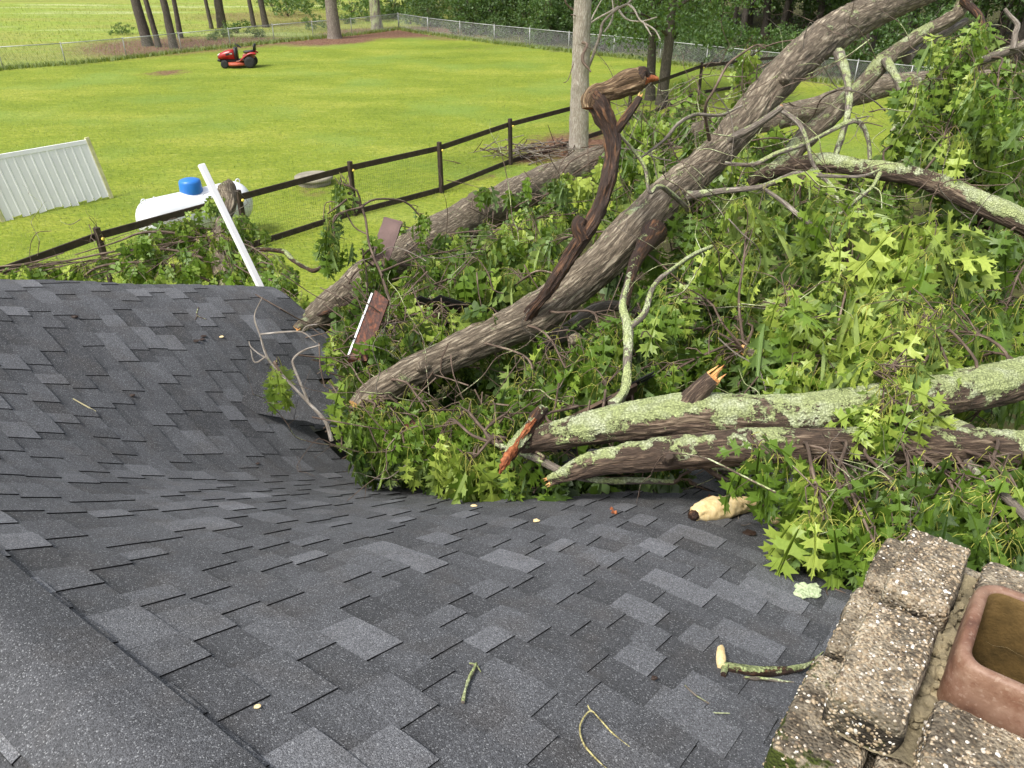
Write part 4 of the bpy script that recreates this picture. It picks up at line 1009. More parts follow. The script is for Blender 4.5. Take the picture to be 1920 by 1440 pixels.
branch(L5, [(1806, 0, 7.4, 16), (1836, 30, 7.2, 14), (1842, 60, 7.1, 12), (1838, 100, 7.0, 9), (1812, 140, 6.9, 7)], 'bark_dead', 10, .03, .2, .003, .2, 153.)

L6, S6 = limb('fallen_limb', 'arched limb with a lichen ridge coming down to the right edge',
    [(1405, 345, 6.3, 18), (1431, 329, 6.25, 26), (1483, 312, 6.1, 30), (1543, 306, 6.0, 34), (1611, 315, 5.9, 36), (1671, 323, 5.8, 34), (1711, 331, 5.75, 34), (1771, 351, 5.65, 38), (1832, 378, 5.55, 40), (1892, 406, 5.45, 42), (1960, 436, 5.4, 44)],
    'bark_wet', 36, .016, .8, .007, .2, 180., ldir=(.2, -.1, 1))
branch(L6, [(1359, 305, 5.7, 5), (1411, 309, 5.7, 8), (1455, 289, 5.7, 9), (1511, 269, 5.8, 9), (1583, 233, 5.9, 9), (1611, 229, 5.9, 9), (1627, 261, 5.9, 9), (1631, 300, 5.85, 8)], 'bark_grey', 10, .025, .7, .003, .2, 181.)
branch(L6, [(1431, 353, 5.3, 8), (1471, 381, 5.2, 9), (1503, 409, 5.1, 9), (1535, 433, 5.05, 9), (1571, 480, 5.0, 8), (1592, 520, 4.95, 7), (1588, 600, 4.9, 6), (1582, 660, 4.85, 4)], 'bark_grey', 10, .025, .35, .002, .15, 182.)
branch(L6, [(1650, 325, 5.7, 9), (1634, 352, 5.6, 8), (1600, 380, 5.5, 7), (1570, 405, 5.45, 6), (1540, 430, 5.4, 5)], 'bark_grey', 8, .03, .9, .003, .2, 183.)
branch(L6, [(1520, 318, 5.9, 10), (1560, 350, 5.8, 8), (1575, 400, 5.7, 7), (1570, 440, 5.6, 5)], 'bark_grey', 8, .03, .9, .003, .2, 184.)
L7, S7 = limb('fallen_limb', 'dark shaded limb half buried in leaves below the arched lichen ridged limb',
    [(1780, 420, 7.0, 30), (1830, 424, 6.9, 40), (1900, 434, 6.8, 46), (1980, 445, 6.7, 46)], 'bark_dead', 24, .03, .1, .01, .2, 210.)
L8, S8 = limb('fallen_limb', 'shaded broken limb with torn pale end deep in leaves',
    [(1395, 655, 4.9, 26), (1440, 668, 4.85, 30), (1500, 682, 4.8, 28), (1560, 690, 4.75, 28), (1640, 700, 4.8, 26), (1740, 690, 4.9, 24)], 'bark', 20, .02, .3, .006, .2, 230., ends=(0,))
L9, S9 = limb('fallen_limb', 'grey rough limb entering at the right edge below the top corner',
    [(1832, 118, 6.2, 14), (1872, 102, 6.1, 17), (1925, 82, 6.0, 18), (1990, 60, 5.9, 20)], 'bark_grey', 16, .025, .5, .004, .2, 240.)
branch(L9, [(1900, 92, 6.0, 12), (1904, 60, 6.0, 11), (1908, 46, 6.0, 10), (1892, 28, 6.0, 7), (1884, 16, 6.0, 6)], 'bark_grey', 8, .03, .4, .002, .2, 241.)
L10, S10 = limb('fallen_limb', 'thin bare forked limb lying along the torn edge of the shingles',
    [(930, 832, 4.1, 10), (970, 846, 4.05, 14), (1015, 864, 4.0, 16), (1062, 886, 3.96, 16), (1120, 900, 3.95, 13), (1190, 902, 3.95, 14), (1262, 903, 3.95, 9)], 'bark_grey', 14, .012, .75, .004, .2, 250.)
branch(L10, [(1180, 898, 3.95, 8), (1262, 905, 3.95, 8), (1276, 892, 3.95, 6), (1296, 884, 3.95, 4)], 'twig', 8, .02, .2, .001, .1, 251.)
branch(L10, [(1313, 868, 4.1, 10), (1347, 893, 4.08, 10), (1397, 913, 4.05, 9), (1440, 930, 4.05, 8), (1466, 944, 4.05, 5)], 'twig', 10, .02, .3, .002, .1, 252.)
branch(L10, [(1330, 880, 4.1, 9), (1380, 884, 4.1, 8), (1410, 900, 4.1, 8), (1440, 914, 4.1, 5), (1500, 912, 4.1, 4)], 'bark_grey', 8, .02, .6, .002, .1, 253.)
L11, S11 = limb('rotten_branch', 'short red brown rotten branch with an orange splintered tip standing on the torn roof edge',
    [(1022, 764, 4.1, 14), (1012, 776, 4.06, 28), (1000, 792, 4.02, 30), (978, 822, 3.95, 30), (960, 846, 3.9, 26), (948, 862, 3.87, 16)], 'bark_dead', 34, .007, .7, .014, .4, 260., cat='rotten branch', group=None, hang=False)
mb = MB(); tube(mb, PX([(1004, 786, 3.98, 4), (990, 802, 3.94, 8), (974, 824, 3.90, 6), (966, 838, 3.88, 13), (952, 858, 3.84, 19), (944, 872, 3.82, 14), (936, 888, 3.81, 3)]), 22, .005, 0, 0, .014, .9, 261., freq=34)
splinters(mb, P(948, 862, 3.84), P(934, 892, 3.8) - P(948, 862, 3.84), .022, 9, .06, 0, random.Random(4)); mb.build('rotten_wood', [M['red']], L11)
# left side of the yard : a smaller branch held over the fence
L12, S12 = limb('broken_log', 'stubby broken grey trunk end rising in front of the white tank behind the pole',
    [(432, 560, 8.9, 40), (412, 470, 9.4, 34), (418, 420, 9.7, 30), (428, 385, 9.9, 26), (424, 352, 10., 34), (420, 346, 10., 26)], 'bark', 24, .03, .2, .016, .35, 280., cat='snapped trunk', group=None)
branch(L12, [(440, 476, 9.4, 14), (465, 472, 9.3, 11), (490, 468, 9.2, 9), (532, 472, 9.1, 9), (548, 487, 9.0, 9), (573, 502, 8.9, 8), (590, 508, 8.85, 9), (608, 496, 8.8, 5)], 'bark_dead', 12, .025, .55, .006, .2, 281., ends=1.5)
branch(L12, [(150, 523, 8.8, 5), (187, 500, 8.9, 5), (250, 492, 9.0, 5), (317, 495, 9.1, 5), (360, 513, 9.1, 4), (400, 530, 9.2, 6)], 'twig', 7, .05, .1, .001, .1, 282.)
branch(L12, [(410, 470, 9.4, 8), (340, 440, 9.4, 6), (270, 436, 9.3, 5), (215, 455, 9.2, 3), (140, 478, 9.1, 2)], 'twig', 7, .05, .1, .001, .1, 283.)
branch(L12, [(425, 500, 9.2, 8), (330, 470, 9.2, 5), (230, 470, 9.1, 4), (120, 490, 9.0, 4), (0, 508, 8.9, 3)], 'twig', 7, .05, .1, .001, .1, 284.)
branch(L12, [(0, 500, 8.9, 3), (60, 492, 8.9, 3), (120, 474, 8.9, 2)], 'twig', 6, .05, .1, 0, .1, 285.)
# twig that stands in the split at the left, and the one holding hanging bunches
L13, S13 = limb('forked_twig', 'pale bare forked twig standing in the roof split at the left of the hole',
    [(622, 826, 4.75, 9), (610, 790, 4.72, 7), (580, 757, 4.7, 6), (533, 707, 4.66, 5), (503, 673, 4.64, 5), (487, 627, 4.62, 4), (477, 593, 4.62, 3), (492, 557, 4.62, 2)], 'bark_pale', 8, .02, .3, .001, .15, 300., cat='twig', group=None)
for i, rw in enumerate(([(580, 757, 4.7, 5), (553, 693, 4.66, 5), (550, 673, 4.65, 4), (570, 657, 4.65, 4), (600, 647, 4.65, 3)], [(487, 627, 4.62, 4), (527, 623, 4.62, 4), (567, 623, 4.64, 3), (593, 643, 4.66, 2)], [(567, 623, 4.64, 3), (574, 612, 4.64, 3), (596, 608, 4.64, 2)], [(503, 673, 4.64, 4), (484, 662, 4.63, 3), (470, 650, 4.62, 3), (467, 640, 4.62, 2)], [(500, 668, 4.64, 3), (478, 680, 4.63, 3), (470, 655, 4.62, 2)])):
    branch(L13, rw, 'bark_pale', 7, .02, .2, .0005, .1, 301. + i)
L14, S14 = limb('leafy_twig', 'thin bare twig rising from the leaves with leaf bunches hanging beside the fence post',
    [(745, 600, 6.0, 7), (730, 560, 6.0, 6), (713, 510, 6.0, 5), (693, 460, 6.0, 5), (684, 405, 6.0, 5), (668, 374, 6.0, 4), (643, 352, 6.0, 3), (627, 332, 6.0, 2)], 'twig', 7, .03, .3, .001, .1, 310., cat='twig', group=None)
branch(L14, [(690, 440, 6., 3), (664, 425, 6., 3), (640, 385, 6., 3), (612, 380, 6., 2), (606, 410, 6., 2)], 'twig', 6, .03, .1, 0, .1, 311.)

# ------------------------------------------------------------------ leafy branches
BLOBS = []
def spray(px, py, k, sx, sy, sk, n, tone=.5, size=.16, droop=.8, per=(4, 7), seed=0, par=None, simple=False):
    """one leafy branch: a twig from the nearest limb that forks to n whorls of leaves inside the given volume"""
    rr = random.Random(int(px * 7 + py * 13 + seed)); c = P(px, py, k); size *= 1.5 if k < 5.6 else 1.25 if k < 6.5 else 1.1
    if par is None:
        best = min(((Vector(q[:3]) - c).length, i, j) for i, (o, Sx) in enumerate(LIMBS) for j, q in enumerate(Sx[:, :]))
        o, Sx = LIMBS[best[1]]; root = Vector(Sx[best[2], :3])
        while o.parent is not None: o = o.parent
    else: o, root = par
    mb = MB(); Lv = Leaves(); wpx = k / F
    if (root - c).length > 1.6: root = c + (root - c).normalized() * 1.2 + Vector((0, 0, -.15))
    mids = [root.lerp(c, t) + Vector((rr.gauss(0, .05), rr.gauss(0, .05), .10 * math.sin(t * 3.14))) for t in (.3, .65)]
    main = [tuple(root) + (.011,)] + [tuple(q) + (.008,) for q in mids] + [tuple(c) + (.006,)]
    S_ = tube(mb, main, 6, .05, 0, .15, 0, .1, rr.random() * 50)
    for i in range(n):
        while True:
            a, b, d = rr.gauss(0, .5), rr.gauss(0, .5), rr.gauss(0, .5)
            if a * a + b * b + d * d < 1.2: break
        q = P(px + a * sx, py + b * sy, k + d * sk); st = Vector(S_[rr.randint(len(S_) // 2, len(S_) - 1), :3])
        m1 = st.lerp(q, .5) + Vector((rr.gauss(0, .04), rr.gauss(0, .04), .05 + rr.gauss(0, .03)))
        tube(mb, [tuple(st) + (.0045,), tuple(m1) + (.0032,), tuple(q) + (.002,)], 5, .06, 0, .1, 0, .1, rr.random() * 50)
        out = (q - m1).normalized() + Vector((rr.gauss(0, .3), rr.gauss(0, .3), rr.gauss(-.1, .3)))
        Lv.cluster(q, out, rr.randint(*per), size, tone + rr.gauss(0, .10), droop, rr)
        if rr.random() < .6: Lv.cluster(m1, out, rr.randint(2, 4), size * .9, tone + rr.gauss(0, .12), droop, rr)
    ob = mb.build('leafy_branch', [M['twig']], o)
    Lv.build('leaves', ob, simple)
# (px, py, depth, spread x, spread y, spread depth, whorls, tone, leaf size)
SP = [
 # bright sprays nearest the camera, sunlit look painted in by a high tone
 (1400, 430, 5.1, 70, 90, .4, 9, .80, .17), (1570, 430, 5.0, 90, 90, .5, 12, .78, .17), (1700, 455, 4.7, 100, 70, .5, 14, .90, .18), (1740, 460, 4.8, 80, 40, .4, 7, .82, .17), (700, 775, 4.68, 45, 22, .1, 6, .66, .11),
 (1480, 540, 4.9, 110, 110, .5, 13, .66, .17), (1600, 520, 4.8, 90, 100, .5, 13, .72, .17), (1500, 620, 4.6, 70, 90, .4, 11, .76, .17), (1540, 680, 4.5, 60, 60, .4, 8, .74, .16),
 (1700, 590, 4.2, 110, 70, .4, 14, .88, .17), (1690, 650, 4.0, 100, 70, .3, 14, .84, .16), (1680, 720, 3.75, 60, 60, .2, 9, .78, .15), (1650, 770, 3.6, 40, 50, .15, 6, .74, .14), (1760, 620, 4.3, 90, 90, .4, 10, .66, .16),
 (1440, 850, 3.35, 45, 25, .15, 4, .55, .14), (1560, 905, 3.4, 60, 50, .25, 7, .50, .14), (1545, 975, 3.15, 50, 18, .2, 6, .70, .15), (1600, 960, 3.2, 60, 40, .2, 7, .5, .14),
 (1700, 930, 3.3, 90, 50, .3, 11, .35, .14), (1800, 960, 3.2, 90, 60, .3, 12, .30, .14), (1880, 920, 3.3, 70, 60, .3, 9, .42, .15), (1900, 1010, 3.1, 80, 50, .3, 9, .32, .14), (1720, 1010, 3.1, 80, 40, .2, 8, .36, .14), (1640, 1020, 3.0, 25, 10, .1, 2, .6, .10), (1850, 1050, 3.3, 100, 40, .4, 9, .25, .14),
 (1540, 930, 3.7, 50, 30, .3, 5, .4, .13),
 (1685, 690, 3.72, 60, 50, .15, 8, .86, .125), (1670, 755, 3.55, 40, 35, .1, 6, .80, .12), (1720, 620, 3.95, 60, 50, .2, 7, .88, .13),
 # right upper mass
 (1800, 110, 5.8, 60, 60, .4, 10, .66, .16), (1740, 170, 5.9, 70, 60, .4, 10, .60, .16), (1840, 70, 6.0, 40, 50, .4, 6, .62, .15), (1870, 190, 5.7, 80, 70, .5, 11, .55, .16), (1780, 240, 5.8, 90, 60, .5, 12, .66, .16), (1880, 270, 6.3, 80, 60, .5, 10, .55, .16),
 (1780, 320, 6.5, 90, 50, .4, 9, .55, .16), (1850, 350, 6.7, 90, 50, .4, 10, .42, .16), (1900, 470, 6.1, 80, 50, .4, 9, .35, .16), (1760, 280, 6.3, 50, 40, .3, 6, .72, .16), (1900, 330, 6.5, 60, 60, .4, 8, .50, .16), (1690, 270, 6.2, 60, 40, .4, 6, .6, .15), (1900, 130, 6.2, 50, 60, .4, 6, .4, .15),
 (1850, 500, 5.5, 110, 90, .6, 14, .35, .16), (1880, 600, 5.2, 100, 90, .6, 14, .32, .16), (1830, 560, 4.6, 70, 80, .4, 8, .45, .16), (1860, 660, 4.6, 100, 50, .4, 10, .45, .15), (1800, 700, 4.4, 70, 30, .3, 6, .5, .14), (1900, 720, 4.9, 60, 60, .4, 6, .3, .14), (1820, 790, 4.2, 80, 40, .3, 5, .4, .13),
 # middle mass
 (1300, 400, 5.9, 90, 60, .5, 10, .55, .16), (1350, 480, 5.7, 90, 80, .5, 13, .42, .16), (1260, 470, 5.9, 70, 60, .5, 9, .45, .16), (1300, 560, 5.5, 90, 80, .5, 13, .35, .16), (1400, 600, 5.3, 90, 80, .5, 13, .33, .16), (1250, 640, 5.2, 90, 70, .5, 12, .40, .16), (1350, 680, 4.9, 90, 60, .5, 11, .34, .16), (1450, 700, 4.9, 80, 50, .5, 9, .36, .15),
 (1250, 560, 4.9, 40, 60, .3, 6, .55, .15), (1120, 640, 5.0, 80, 50, .4, 9, .5, .16), (1060, 690, 4.9, 90, 60, .4, 11, .48, .15), (1130, 720, 4.7, 80, 40, .4, 8, .4, .15), (1000, 740, 4.8, 90, 50, .4, 10, .42, .15), (1230, 720, 4.6, 70, 40, .3, 8, .38, .14), (1060, 760, 4.5, 50, 30, .2, 5, .5, .13),
 (1640, 390, 6.0, 100, 60, .5, 9, .5, .16), (1500, 380, 6.0, 80, 50, .4, 8, .55, .16), (1580, 360, 6.3, 90, 40, .4, 8, .5, .15), (1440, 300, 6.8, 60, 50, .4, 5, .55, .15),
 # centre left, behind the thick limb
 (1120, 345, 8.2, 70, 45, .6, 10, .85, .17), (1080, 400, 7.8, 60, 50, .6, 8, .75, .16), (1000, 430, 7.4, 80, 60, .6, 11, .68, .16), (930, 470, 7.0, 70, 60, .6, 10, .62, .16), (870, 530, 6.4, 60, 70, .5, 10, .55, .16), (960, 540, 6.3, 80, 60, .5, 11, .66, .17), (1020, 480, 6.6, 70, 60, .5, 9, .6, .16),
 (800, 580, 6.0, 70, 60, .5, 9, .66, .16), (860, 600, 5.8, 60, 60, .4, 9, .62, .16), (770, 650, 5.6, 60, 60, .4, 8, .60, .15), (700, 500, 6.6, 40, 50, .4, 5, .45, .15), (720, 470, 6.8, 30, 40, .3, 4, .5, .15), (740, 420, 8.4, 40, 30, .4, 3, .5, .14), (840, 450, 7.6, 50, 60, .4, 6, .55, .15), (800, 500, 7.0, 60, 60, .5, 7, .52, .15),
 (640, 650, 5.9, 25, 40, .4, 5, .66, .14), (740, 650, 5.6, 30, 50, .4, 7, .66, .15), (700, 720, 5.1, 45, 50, .3, 9, .66, .15), (670, 765, 4.95, 35, 30, .3, 6, .60, .13), (522, 705, 4.72, 12, 25, .05, 2, .75, .11),
 (740, 790, 4.7, 60, 40, .3, 6, .50, .14), (820, 830, 4.45, 60, 40, .25, 8, .88, .15), (880, 860, 4.25, 60, 30, .2, 8, .86, .15), (940, 850, 4.2, 50, 35, .2, 6, .75, .14), (860, 790, 4.5, 70, 40, .3, 9, .55, .14), (930, 800, 4.4, 60, 30, .3, 7, .55, .13), (800, 770, 4.7, 50, 40, .3, 6, .5, .14), (760, 840, 4.5, 50, 20, .2, 4, .6, .12),
 (1000, 880, 4.15, 50, 15, .1, 3, .5, .11), (690, 800, 4.75, 40, 30, .2, 4, .5, .12),
 # behind, towards the fence
 (1200, 240, 9.0, 60, 50, .8, 10, .66, .17), (1260, 210, 9.5, 60, 40, .8, 8, .60, .17), (1230, 290, 8.6, 60, 40, .8, 8, .62, .17), (1180, 280, 8.6, 30, 40, .6, 6, .5, .16), (1330, 230, 9.0, 60, 50, .8, 6, .5, .16), (1400, 110, 8.8, 22, 55, .4, 5, .72, .16), (1390, 150, 8.8, 30, 30, .4, 3, .6, .15), (1450, 280, 8.4, 70, 50, .6, 7, .5, .16), (1300, 170, 9.5, 40, 20, .5, 3, .6, .15), (1320, 300, 8.0, 80, 40, .6, 8, .5, .16),
 # hanging bunches beside the post
]
for i, a in enumerate(SP):
    spray(*a[:7], tone=a[7], size=a[8], seed=i, simple=a[2] > 6.0)
    # a darker, deeper layer of the same branch mass
HANG = [(640, 345, 6.0, 25, 25, .15, 3, .55, .13), (615, 400, 6.0, 16, 25, .1, 2, .5, .12), (628, 445, 6.0, 26, 35, .15, 4, .5, .14), (790, 408, 6.4, 14, 20, .1, 2, .5, .12)]
for i, a in enumerate(HANG): spray(*a[:7], tone=a[7], size=a[8], seed=500 + i, droop=1.5, par=(L14, Vector(S14[-10, :3])))
LEFT = [(335, 425, 9.7, 50, 25, .4, 7, .6, .15), (455, 425, 9.5, 45, 40, .4, 8, .6, .15), (395, 455, 9.4, 60, 40, .4, 9, .66, .15), (270, 450, 9.4, 50, 25, .4, 6, .6, .15), (520, 500, 8.6, 30, 30, .3, 4, .66, .14), (300, 470, 9.3, 90, 50, .6, 12, .5, .15), (380, 430, 9.6, 60, 40, .5, 10, .55, .15), (440, 440, 9.3, 60, 50, .5, 10, .55, .15), (250, 490, 9.2, 80, 35, .5, 10, .5, .15), (350, 500, 9.0, 90, 40, .5, 12, .45, .15), (440, 500, 9.0, 60, 40, .5, 9, .5, .15),
        (150, 500, 9.0, 70, 30, .5, 8, .6, .15), (70, 510, 8.9, 60, 20, .4, 7, .5, .15), (10, 515, 8.8, 50, 16, .4, 5, .6, .15), (500, 530, 8.2, 60, 40, .5, 8, .6, .15), (545, 560, 7.6, 50, 30, .4, 6, .66, .15), (560, 520, 8.0, 40, 30, .4, 4, .6, .14), (400, 385, 9.8, 30, 20, .3, 4, .6, .15), (480, 480, 9.2, 40, 30, .4, 4, .55, .14), (250, 530, 8.8, 120, 20, .4, 10, .6, .15), (130, 540, 8.7, 90, 15, .4, 7, .5, .15)]
for i, a in enumerate(LEFT): spray(*a[:7], tone=a[7], size=a[8], seed=700 + i, par=(L12, Vector(S12[len(S12) // 2, :3])), simple=True)

# deep foliage mass, shade painted in as dark leaf tone, that fills the heap: real leaves, many, of the thick limb
def fill(o, polys, n, size, tone):
    Lv = Leaves(); rr = random.Random(99); mb = MB(); c = 0
    while c < n:
        poly = polys[rr.randrange(len(polys))]; x0, x1, y0, y1, k0, k1 = poly
        q = P(rr.uniform(x0, x1), rr.uniform(y0, y1), rr.uniform(k0, k1)); c += 1
        if q.z < .15: continue
        u_, v_ = q.dot(D3), q.x * E3.x + q.y * E3.y
        if u_ < 5.6 and v_ < min(vcut(u_), 4.35) and q.z < S(u_, v_).z + .02: continue
        Lv.cluster(q, (rr.gauss(0, 1), rr.gauss(0, 1), rr.gauss(0, .5)), rr.randint(5, 9), size, tone + rr.gauss(0, .12), .9, rr)
        e = q + Vector((rr.gauss(0, .25), rr.gauss(0, .25), rr.uniform(-.1, .4))); m_ = q.lerp(e, .5) + Vector((rr.gauss(0, .05), rr.gauss(0, .05), rr.gauss(0, .05)))
        tube(mb, [tuple(q) + (.002,), tuple(m_) + (.004,), tuple(e) + (.006,)], 5, .12, 0, .2, 0, 0, rr.random() * 40)
    ob = mb.build('leafy_branch', [M['twig']], o); Lv.build('leaves', ob, True); tag(ob, kind='stuff')
    return ob
fill(L1, [(680, 1000, 770, 880, 4.6, 5.6), (900, 1400, 800, 905, 4.3, 5.2), (1000, 1300, 850, 900, 4.15, 4.6), (660, 780, 640, 800, 5.0, 5.8), (1150, 1500, 400, 740, 5.6, 7.2), (1450, 1920, 420, 720, 5.3, 7.6), (1500, 1920, 560, 720, 4.8, 6), (1700, 1920, 180, 430, 6.4, 8.0), (900, 1200, 600, 780, 5.2, 6.2), (650, 950, 580, 830, 5.0, 6.2), (1150, 1500, 640, 770, 4.7, 5.4), (1520, 1920, 880, 1000, 3.9, 4.9), (1600, 1960, 900, 1080, 3.5, 4.4), (1150, 1920, 330, 480, 7.2, 9)], 700, .16, .12)
fill(L2, [(900, 1250, 330, 560, 7.6, 10), (800, 1100, 430, 620, 6.8, 8.6), (640, 900, 540, 700, 5.9, 7.2), (1150, 1450, 200, 380, 9, 12), (640, 740, 560, 720, 6.0, 7.0)], 340, .16, .26)

# bare crooked twigs tangled through the heap
def tangle():
    rr = random.Random(41)
    zones = [(1180, 1500, 120, 320, 5.4, 8, 76), (1550, 1920, 60, 330, 5.4, 6.6, 42), (1250, 1900, 300, 480, 4.8, 5.8, 40), (700, 1200, 430, 780, 4.6, 6.6, 26), (1250, 1500, 480, 760, 4.6, 5.2, 16), (1450, 1920, 860, 1000, 3.1, 3.6, 16), (620, 1000, 700, 880, 4.3, 4.8, 16), (60, 560, 400, 530, 8.6, 9.6, 20), (1280, 1640, 850, 940, 3.8, 4.1, 14)]
    for x0, x1, y0, y1, k0, k1, n in zones:
        for i in range(n):
            q = P(rr.uniform(x0, x1), rr.uniform(y0, y1), rr.uniform(k0, k1)); par = min(LIMBS, key=lambda l: min((Vector(z[:3]) - q).length for z in l[1][::3]))[0] if x1 > 600 else L12
            while par.parent is not None: par = par.parent
            mb = MB(); d = Vector((rr.gauss(0, 1), rr.gauss(0, .5), rr.gauss(0, .7))).normalized(); r = rr.uniform(.0022, .0055); pts = [tuple(q) + (r,)]; p = q.copy(); m = rr.randint(4, 8)
            for j in range(m):
                d = (d + Vector((rr.gauss(0, .35), rr.gauss(0, .35), rr.gauss(0, .35)))).normalized(); p = p + d * rr.uniform(.06, .17); pts.append(tuple(p) + (r * (1 - .8 * (j + 1) / m) + .0008,))
                if rr.random() < .65:
                    e = p.copy(); dd = (d + Vector((rr.gauss(0, .8), rr.gauss(0, .8), rr.gauss(0, .8)))).normalized(); rw = [tuple(e) + (r * .55,)]
                    for _ in range(3): dd = (dd + Vector((rr.gauss(0, .4), rr.gauss(0, .4), rr.gauss(0, .4)))).normalized(); e = e + dd * rr.uniform(.03, .08); rw.append(tuple(e) + (.0009,))
                    tube(mb, rw, 5, .04, 0, .3, 0, .2, rr.random() * 50)
            tube(mb, pts, 6, .035, 0, rr.choice((.1, .5, .8)), 0, .2, rr.random() * 50)
            mb.build('bare_twig', [M[rr.choice(('twig', 'twig', 'bark_grey'))]], par)
tangle()
#PART4
# ------------------------------------------------------------------ collapsed roof pieces, boards and pole
def roof_pt(px, py, h=0.0):
    r = ray(px, py); k = .3
    while k < 12:
        p = C0 + r * k; u, v = p.dot(D3), p.dot(E3)
        if p.z <= S(u, v).z + .012 + h: return p
        k += .004
    return p
def fragment(name, label, c, ax, ay, rows, seed, par=None):
    """torn piece of shingle roof: overlapping courses on broken deck"""
    rr = random.Random(seed); ax = Vector(ax).normalized(); ay = Vector(ay); ay = (ay - ax * ay.dot(ax)).normalized(); n = ax.cross(ay); n = n if n.z > 0 else -n
    o = empty(name, c, 0, label, 'roof debris') if par is None else par
    mb = MB()
    for i in range(rows):
        x = -rr.uniform(.25, .42)
        while x < .3:
            w_ = rr.uniform(.12, .24); y0 = -rows * .07 + i * .14; V = []; tn = rr.uniform(.08, .34)
            for a in range(4):
                for b in range(4): V.append(Vector(c) + ax * (x + w_ * a / 3) + ay * (y0 + .15 * b / 3 + rr.uniform(-.008, .008)) + n * (.004 + .008 * b / 3 + .012 * math.sin(x * 6) + .03 * math.sin((y0 + b * .05) * 5)))
            nV = 16; V += [p - n * .006 for p in V]
            fs = [(a * 4 + b, (a + 1) * 4 + b, (a + 1) * 4 + b + 1, a * 4 + b + 1) for a in range(3) for b in range(3)]
            fb = [tuple(q + nV for q in f[::-1]) for f in fs]; ed = [(0, 1, 2, 3), (12, 13, 14, 15), (0, 4, 8, 12), (3, 7, 11, 15)]
            fe = [(e[q], e[q + 1], e[q + 1] + nV, e[q] + nV) for e in ed for q in range(3)]
            mb.add(V, fs + fb, 0, False, tone=tn); mb.add(V, fe, 1, False, tone=0.0); x += w_ + .004
    ob = mb.build('shingles', [M['shingle'], M['edge']], o)
    mb = MB(); rm = Matrix((ax, ay, n)).transposed()
    for q in range(2): mb.box(Vector(c) + ay * (q * .15 - .07) - n * .022, (.5 + rr.random() * .2, .13, .018), rm)
    if seed < 6: mb.build('deck_board', plain('broken_deck', (.10, .065, .04), .85, .4, 8), o)
    return o
fragment('torn_shingles', 'black torn piece of shingle roof tilted among leaves above the thick limb', P(855, 585, 6.1), (.9, .3, -.45), (.2, .5, -.6), 4, 1)
fragment('torn_shingles', 'small black torn shingle piece poking out above the upper lichen limb', P(1098, 772, 4.35), (.8, .2, .35), (.3, .6, -.5), 2, 2)
fragment('torn_shingles', 'dark broken shingle piece lying in the gap under the upper lichen limb', P(1060, 862, 4.3), (.9, -.2, .1), (.2, .8, -.3), 2, 3)
fragment('torn_shingles', 'dark broken shingle flap below the lowest limb at the torn roof edge', P(1310, 895, 4.35), (.8, -.5, -.05), (.5, .8, -.5), 2, 4)
fragment('torn_shingles', 'dark folded shingle piece hanging in the split beside the forked twig', P(560, 752, 5.6), (.9, .1, -.25), (.1, .6, .8), 2, 6)
M['old_deck'] = plain('old_deck', (.085, .05, .035), .85, .5, 8)
# sunk part of the roof under the leaves
mb = MB(); rr = random.Random(77)
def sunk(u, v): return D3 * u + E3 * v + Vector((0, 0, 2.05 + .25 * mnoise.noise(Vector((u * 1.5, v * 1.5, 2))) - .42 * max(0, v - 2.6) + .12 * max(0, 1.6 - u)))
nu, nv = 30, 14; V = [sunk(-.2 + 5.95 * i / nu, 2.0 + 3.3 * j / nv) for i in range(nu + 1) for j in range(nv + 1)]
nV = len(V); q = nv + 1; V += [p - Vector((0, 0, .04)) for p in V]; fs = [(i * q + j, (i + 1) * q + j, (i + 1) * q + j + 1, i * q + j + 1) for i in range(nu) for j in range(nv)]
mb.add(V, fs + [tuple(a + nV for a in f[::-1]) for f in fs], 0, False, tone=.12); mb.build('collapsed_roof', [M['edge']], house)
for i in range(26):
    u_, v_ = rr.uniform(.6, 3.2), rr.uniform(2.9, 3.9); c = sunk(u_, v_) + Vector((0, 0, rr.uniform(.05, .5))); a = Matrix.Rotation(rr.random() * 6.28, 3, 'Z') @ Matrix.Rotation(rr.gauss(0, .4), 3, 'Y') @ Matrix.Rotation(rr.gauss(0, .4), 3, 'X')
    mb = MB(); mb.box(c, (rr.uniform(.3, .9), rr.uniform(.06, .14), .025), a); mb.build('broken_deck_board', M['wood'] if i % 5 == 4 else M['old_deck'], house)
def board(name, label, a, b, wdt, th, mats, cat, trim=0.0, seed=0):
    d = (b - a); L = d.length; d.normalize(); v = (C0 - (a + b) / 2).normalized(); sd_ = d.cross(v).normalized(); n = sd_.cross(d).normalized()
    n = (n + sd_ * .25).normalized(); sd_ = d.cross(n).normalized()
    o = empty(name, (a + b) / 2, 0, label, cat); rm = Matrix((d, sd_, n)).transposed()
    rr = random.Random(seed); mb = MB(); nL = 10; V = []
    for i in range(nL + 1):
        jag0 = rr.uniform(-.02, .02)
        for s, h in ((-1, -1), (1, -1), (1, 1), (-1, 1)):
            V.append(a + d * (L * i / nL + (rr.uniform(-.03, .03) if i in (0, nL) else 0)) + sd_ * s * (wdt / 2 + rr.uniform(-.003, .003)) + n * h * th / 2)
    fs = [(i * 4 + j, i * 4 + (j + 1) % 4, (i + 1) * 4 + (j + 1) % 4, (i + 1) * 4 + j) for i in range(nL) for j in range(4)] + [(3, 2, 1, 0), (nL * 4, nL * 4 + 1, nL * 4 + 2, nL * 4 + 3)]
    mb.add(V, fs); mb.build('board', mats[0], o)
    if trim:
        mb = MB(); mb.box((a + b) / 2 - sd_ * (wdt / 2 + .007) * (1 if sd_.x > 0 else -1), (L * .98, .012, th * 1.5), rm); mb.build('metal_edge', mats[1], o)
    return o
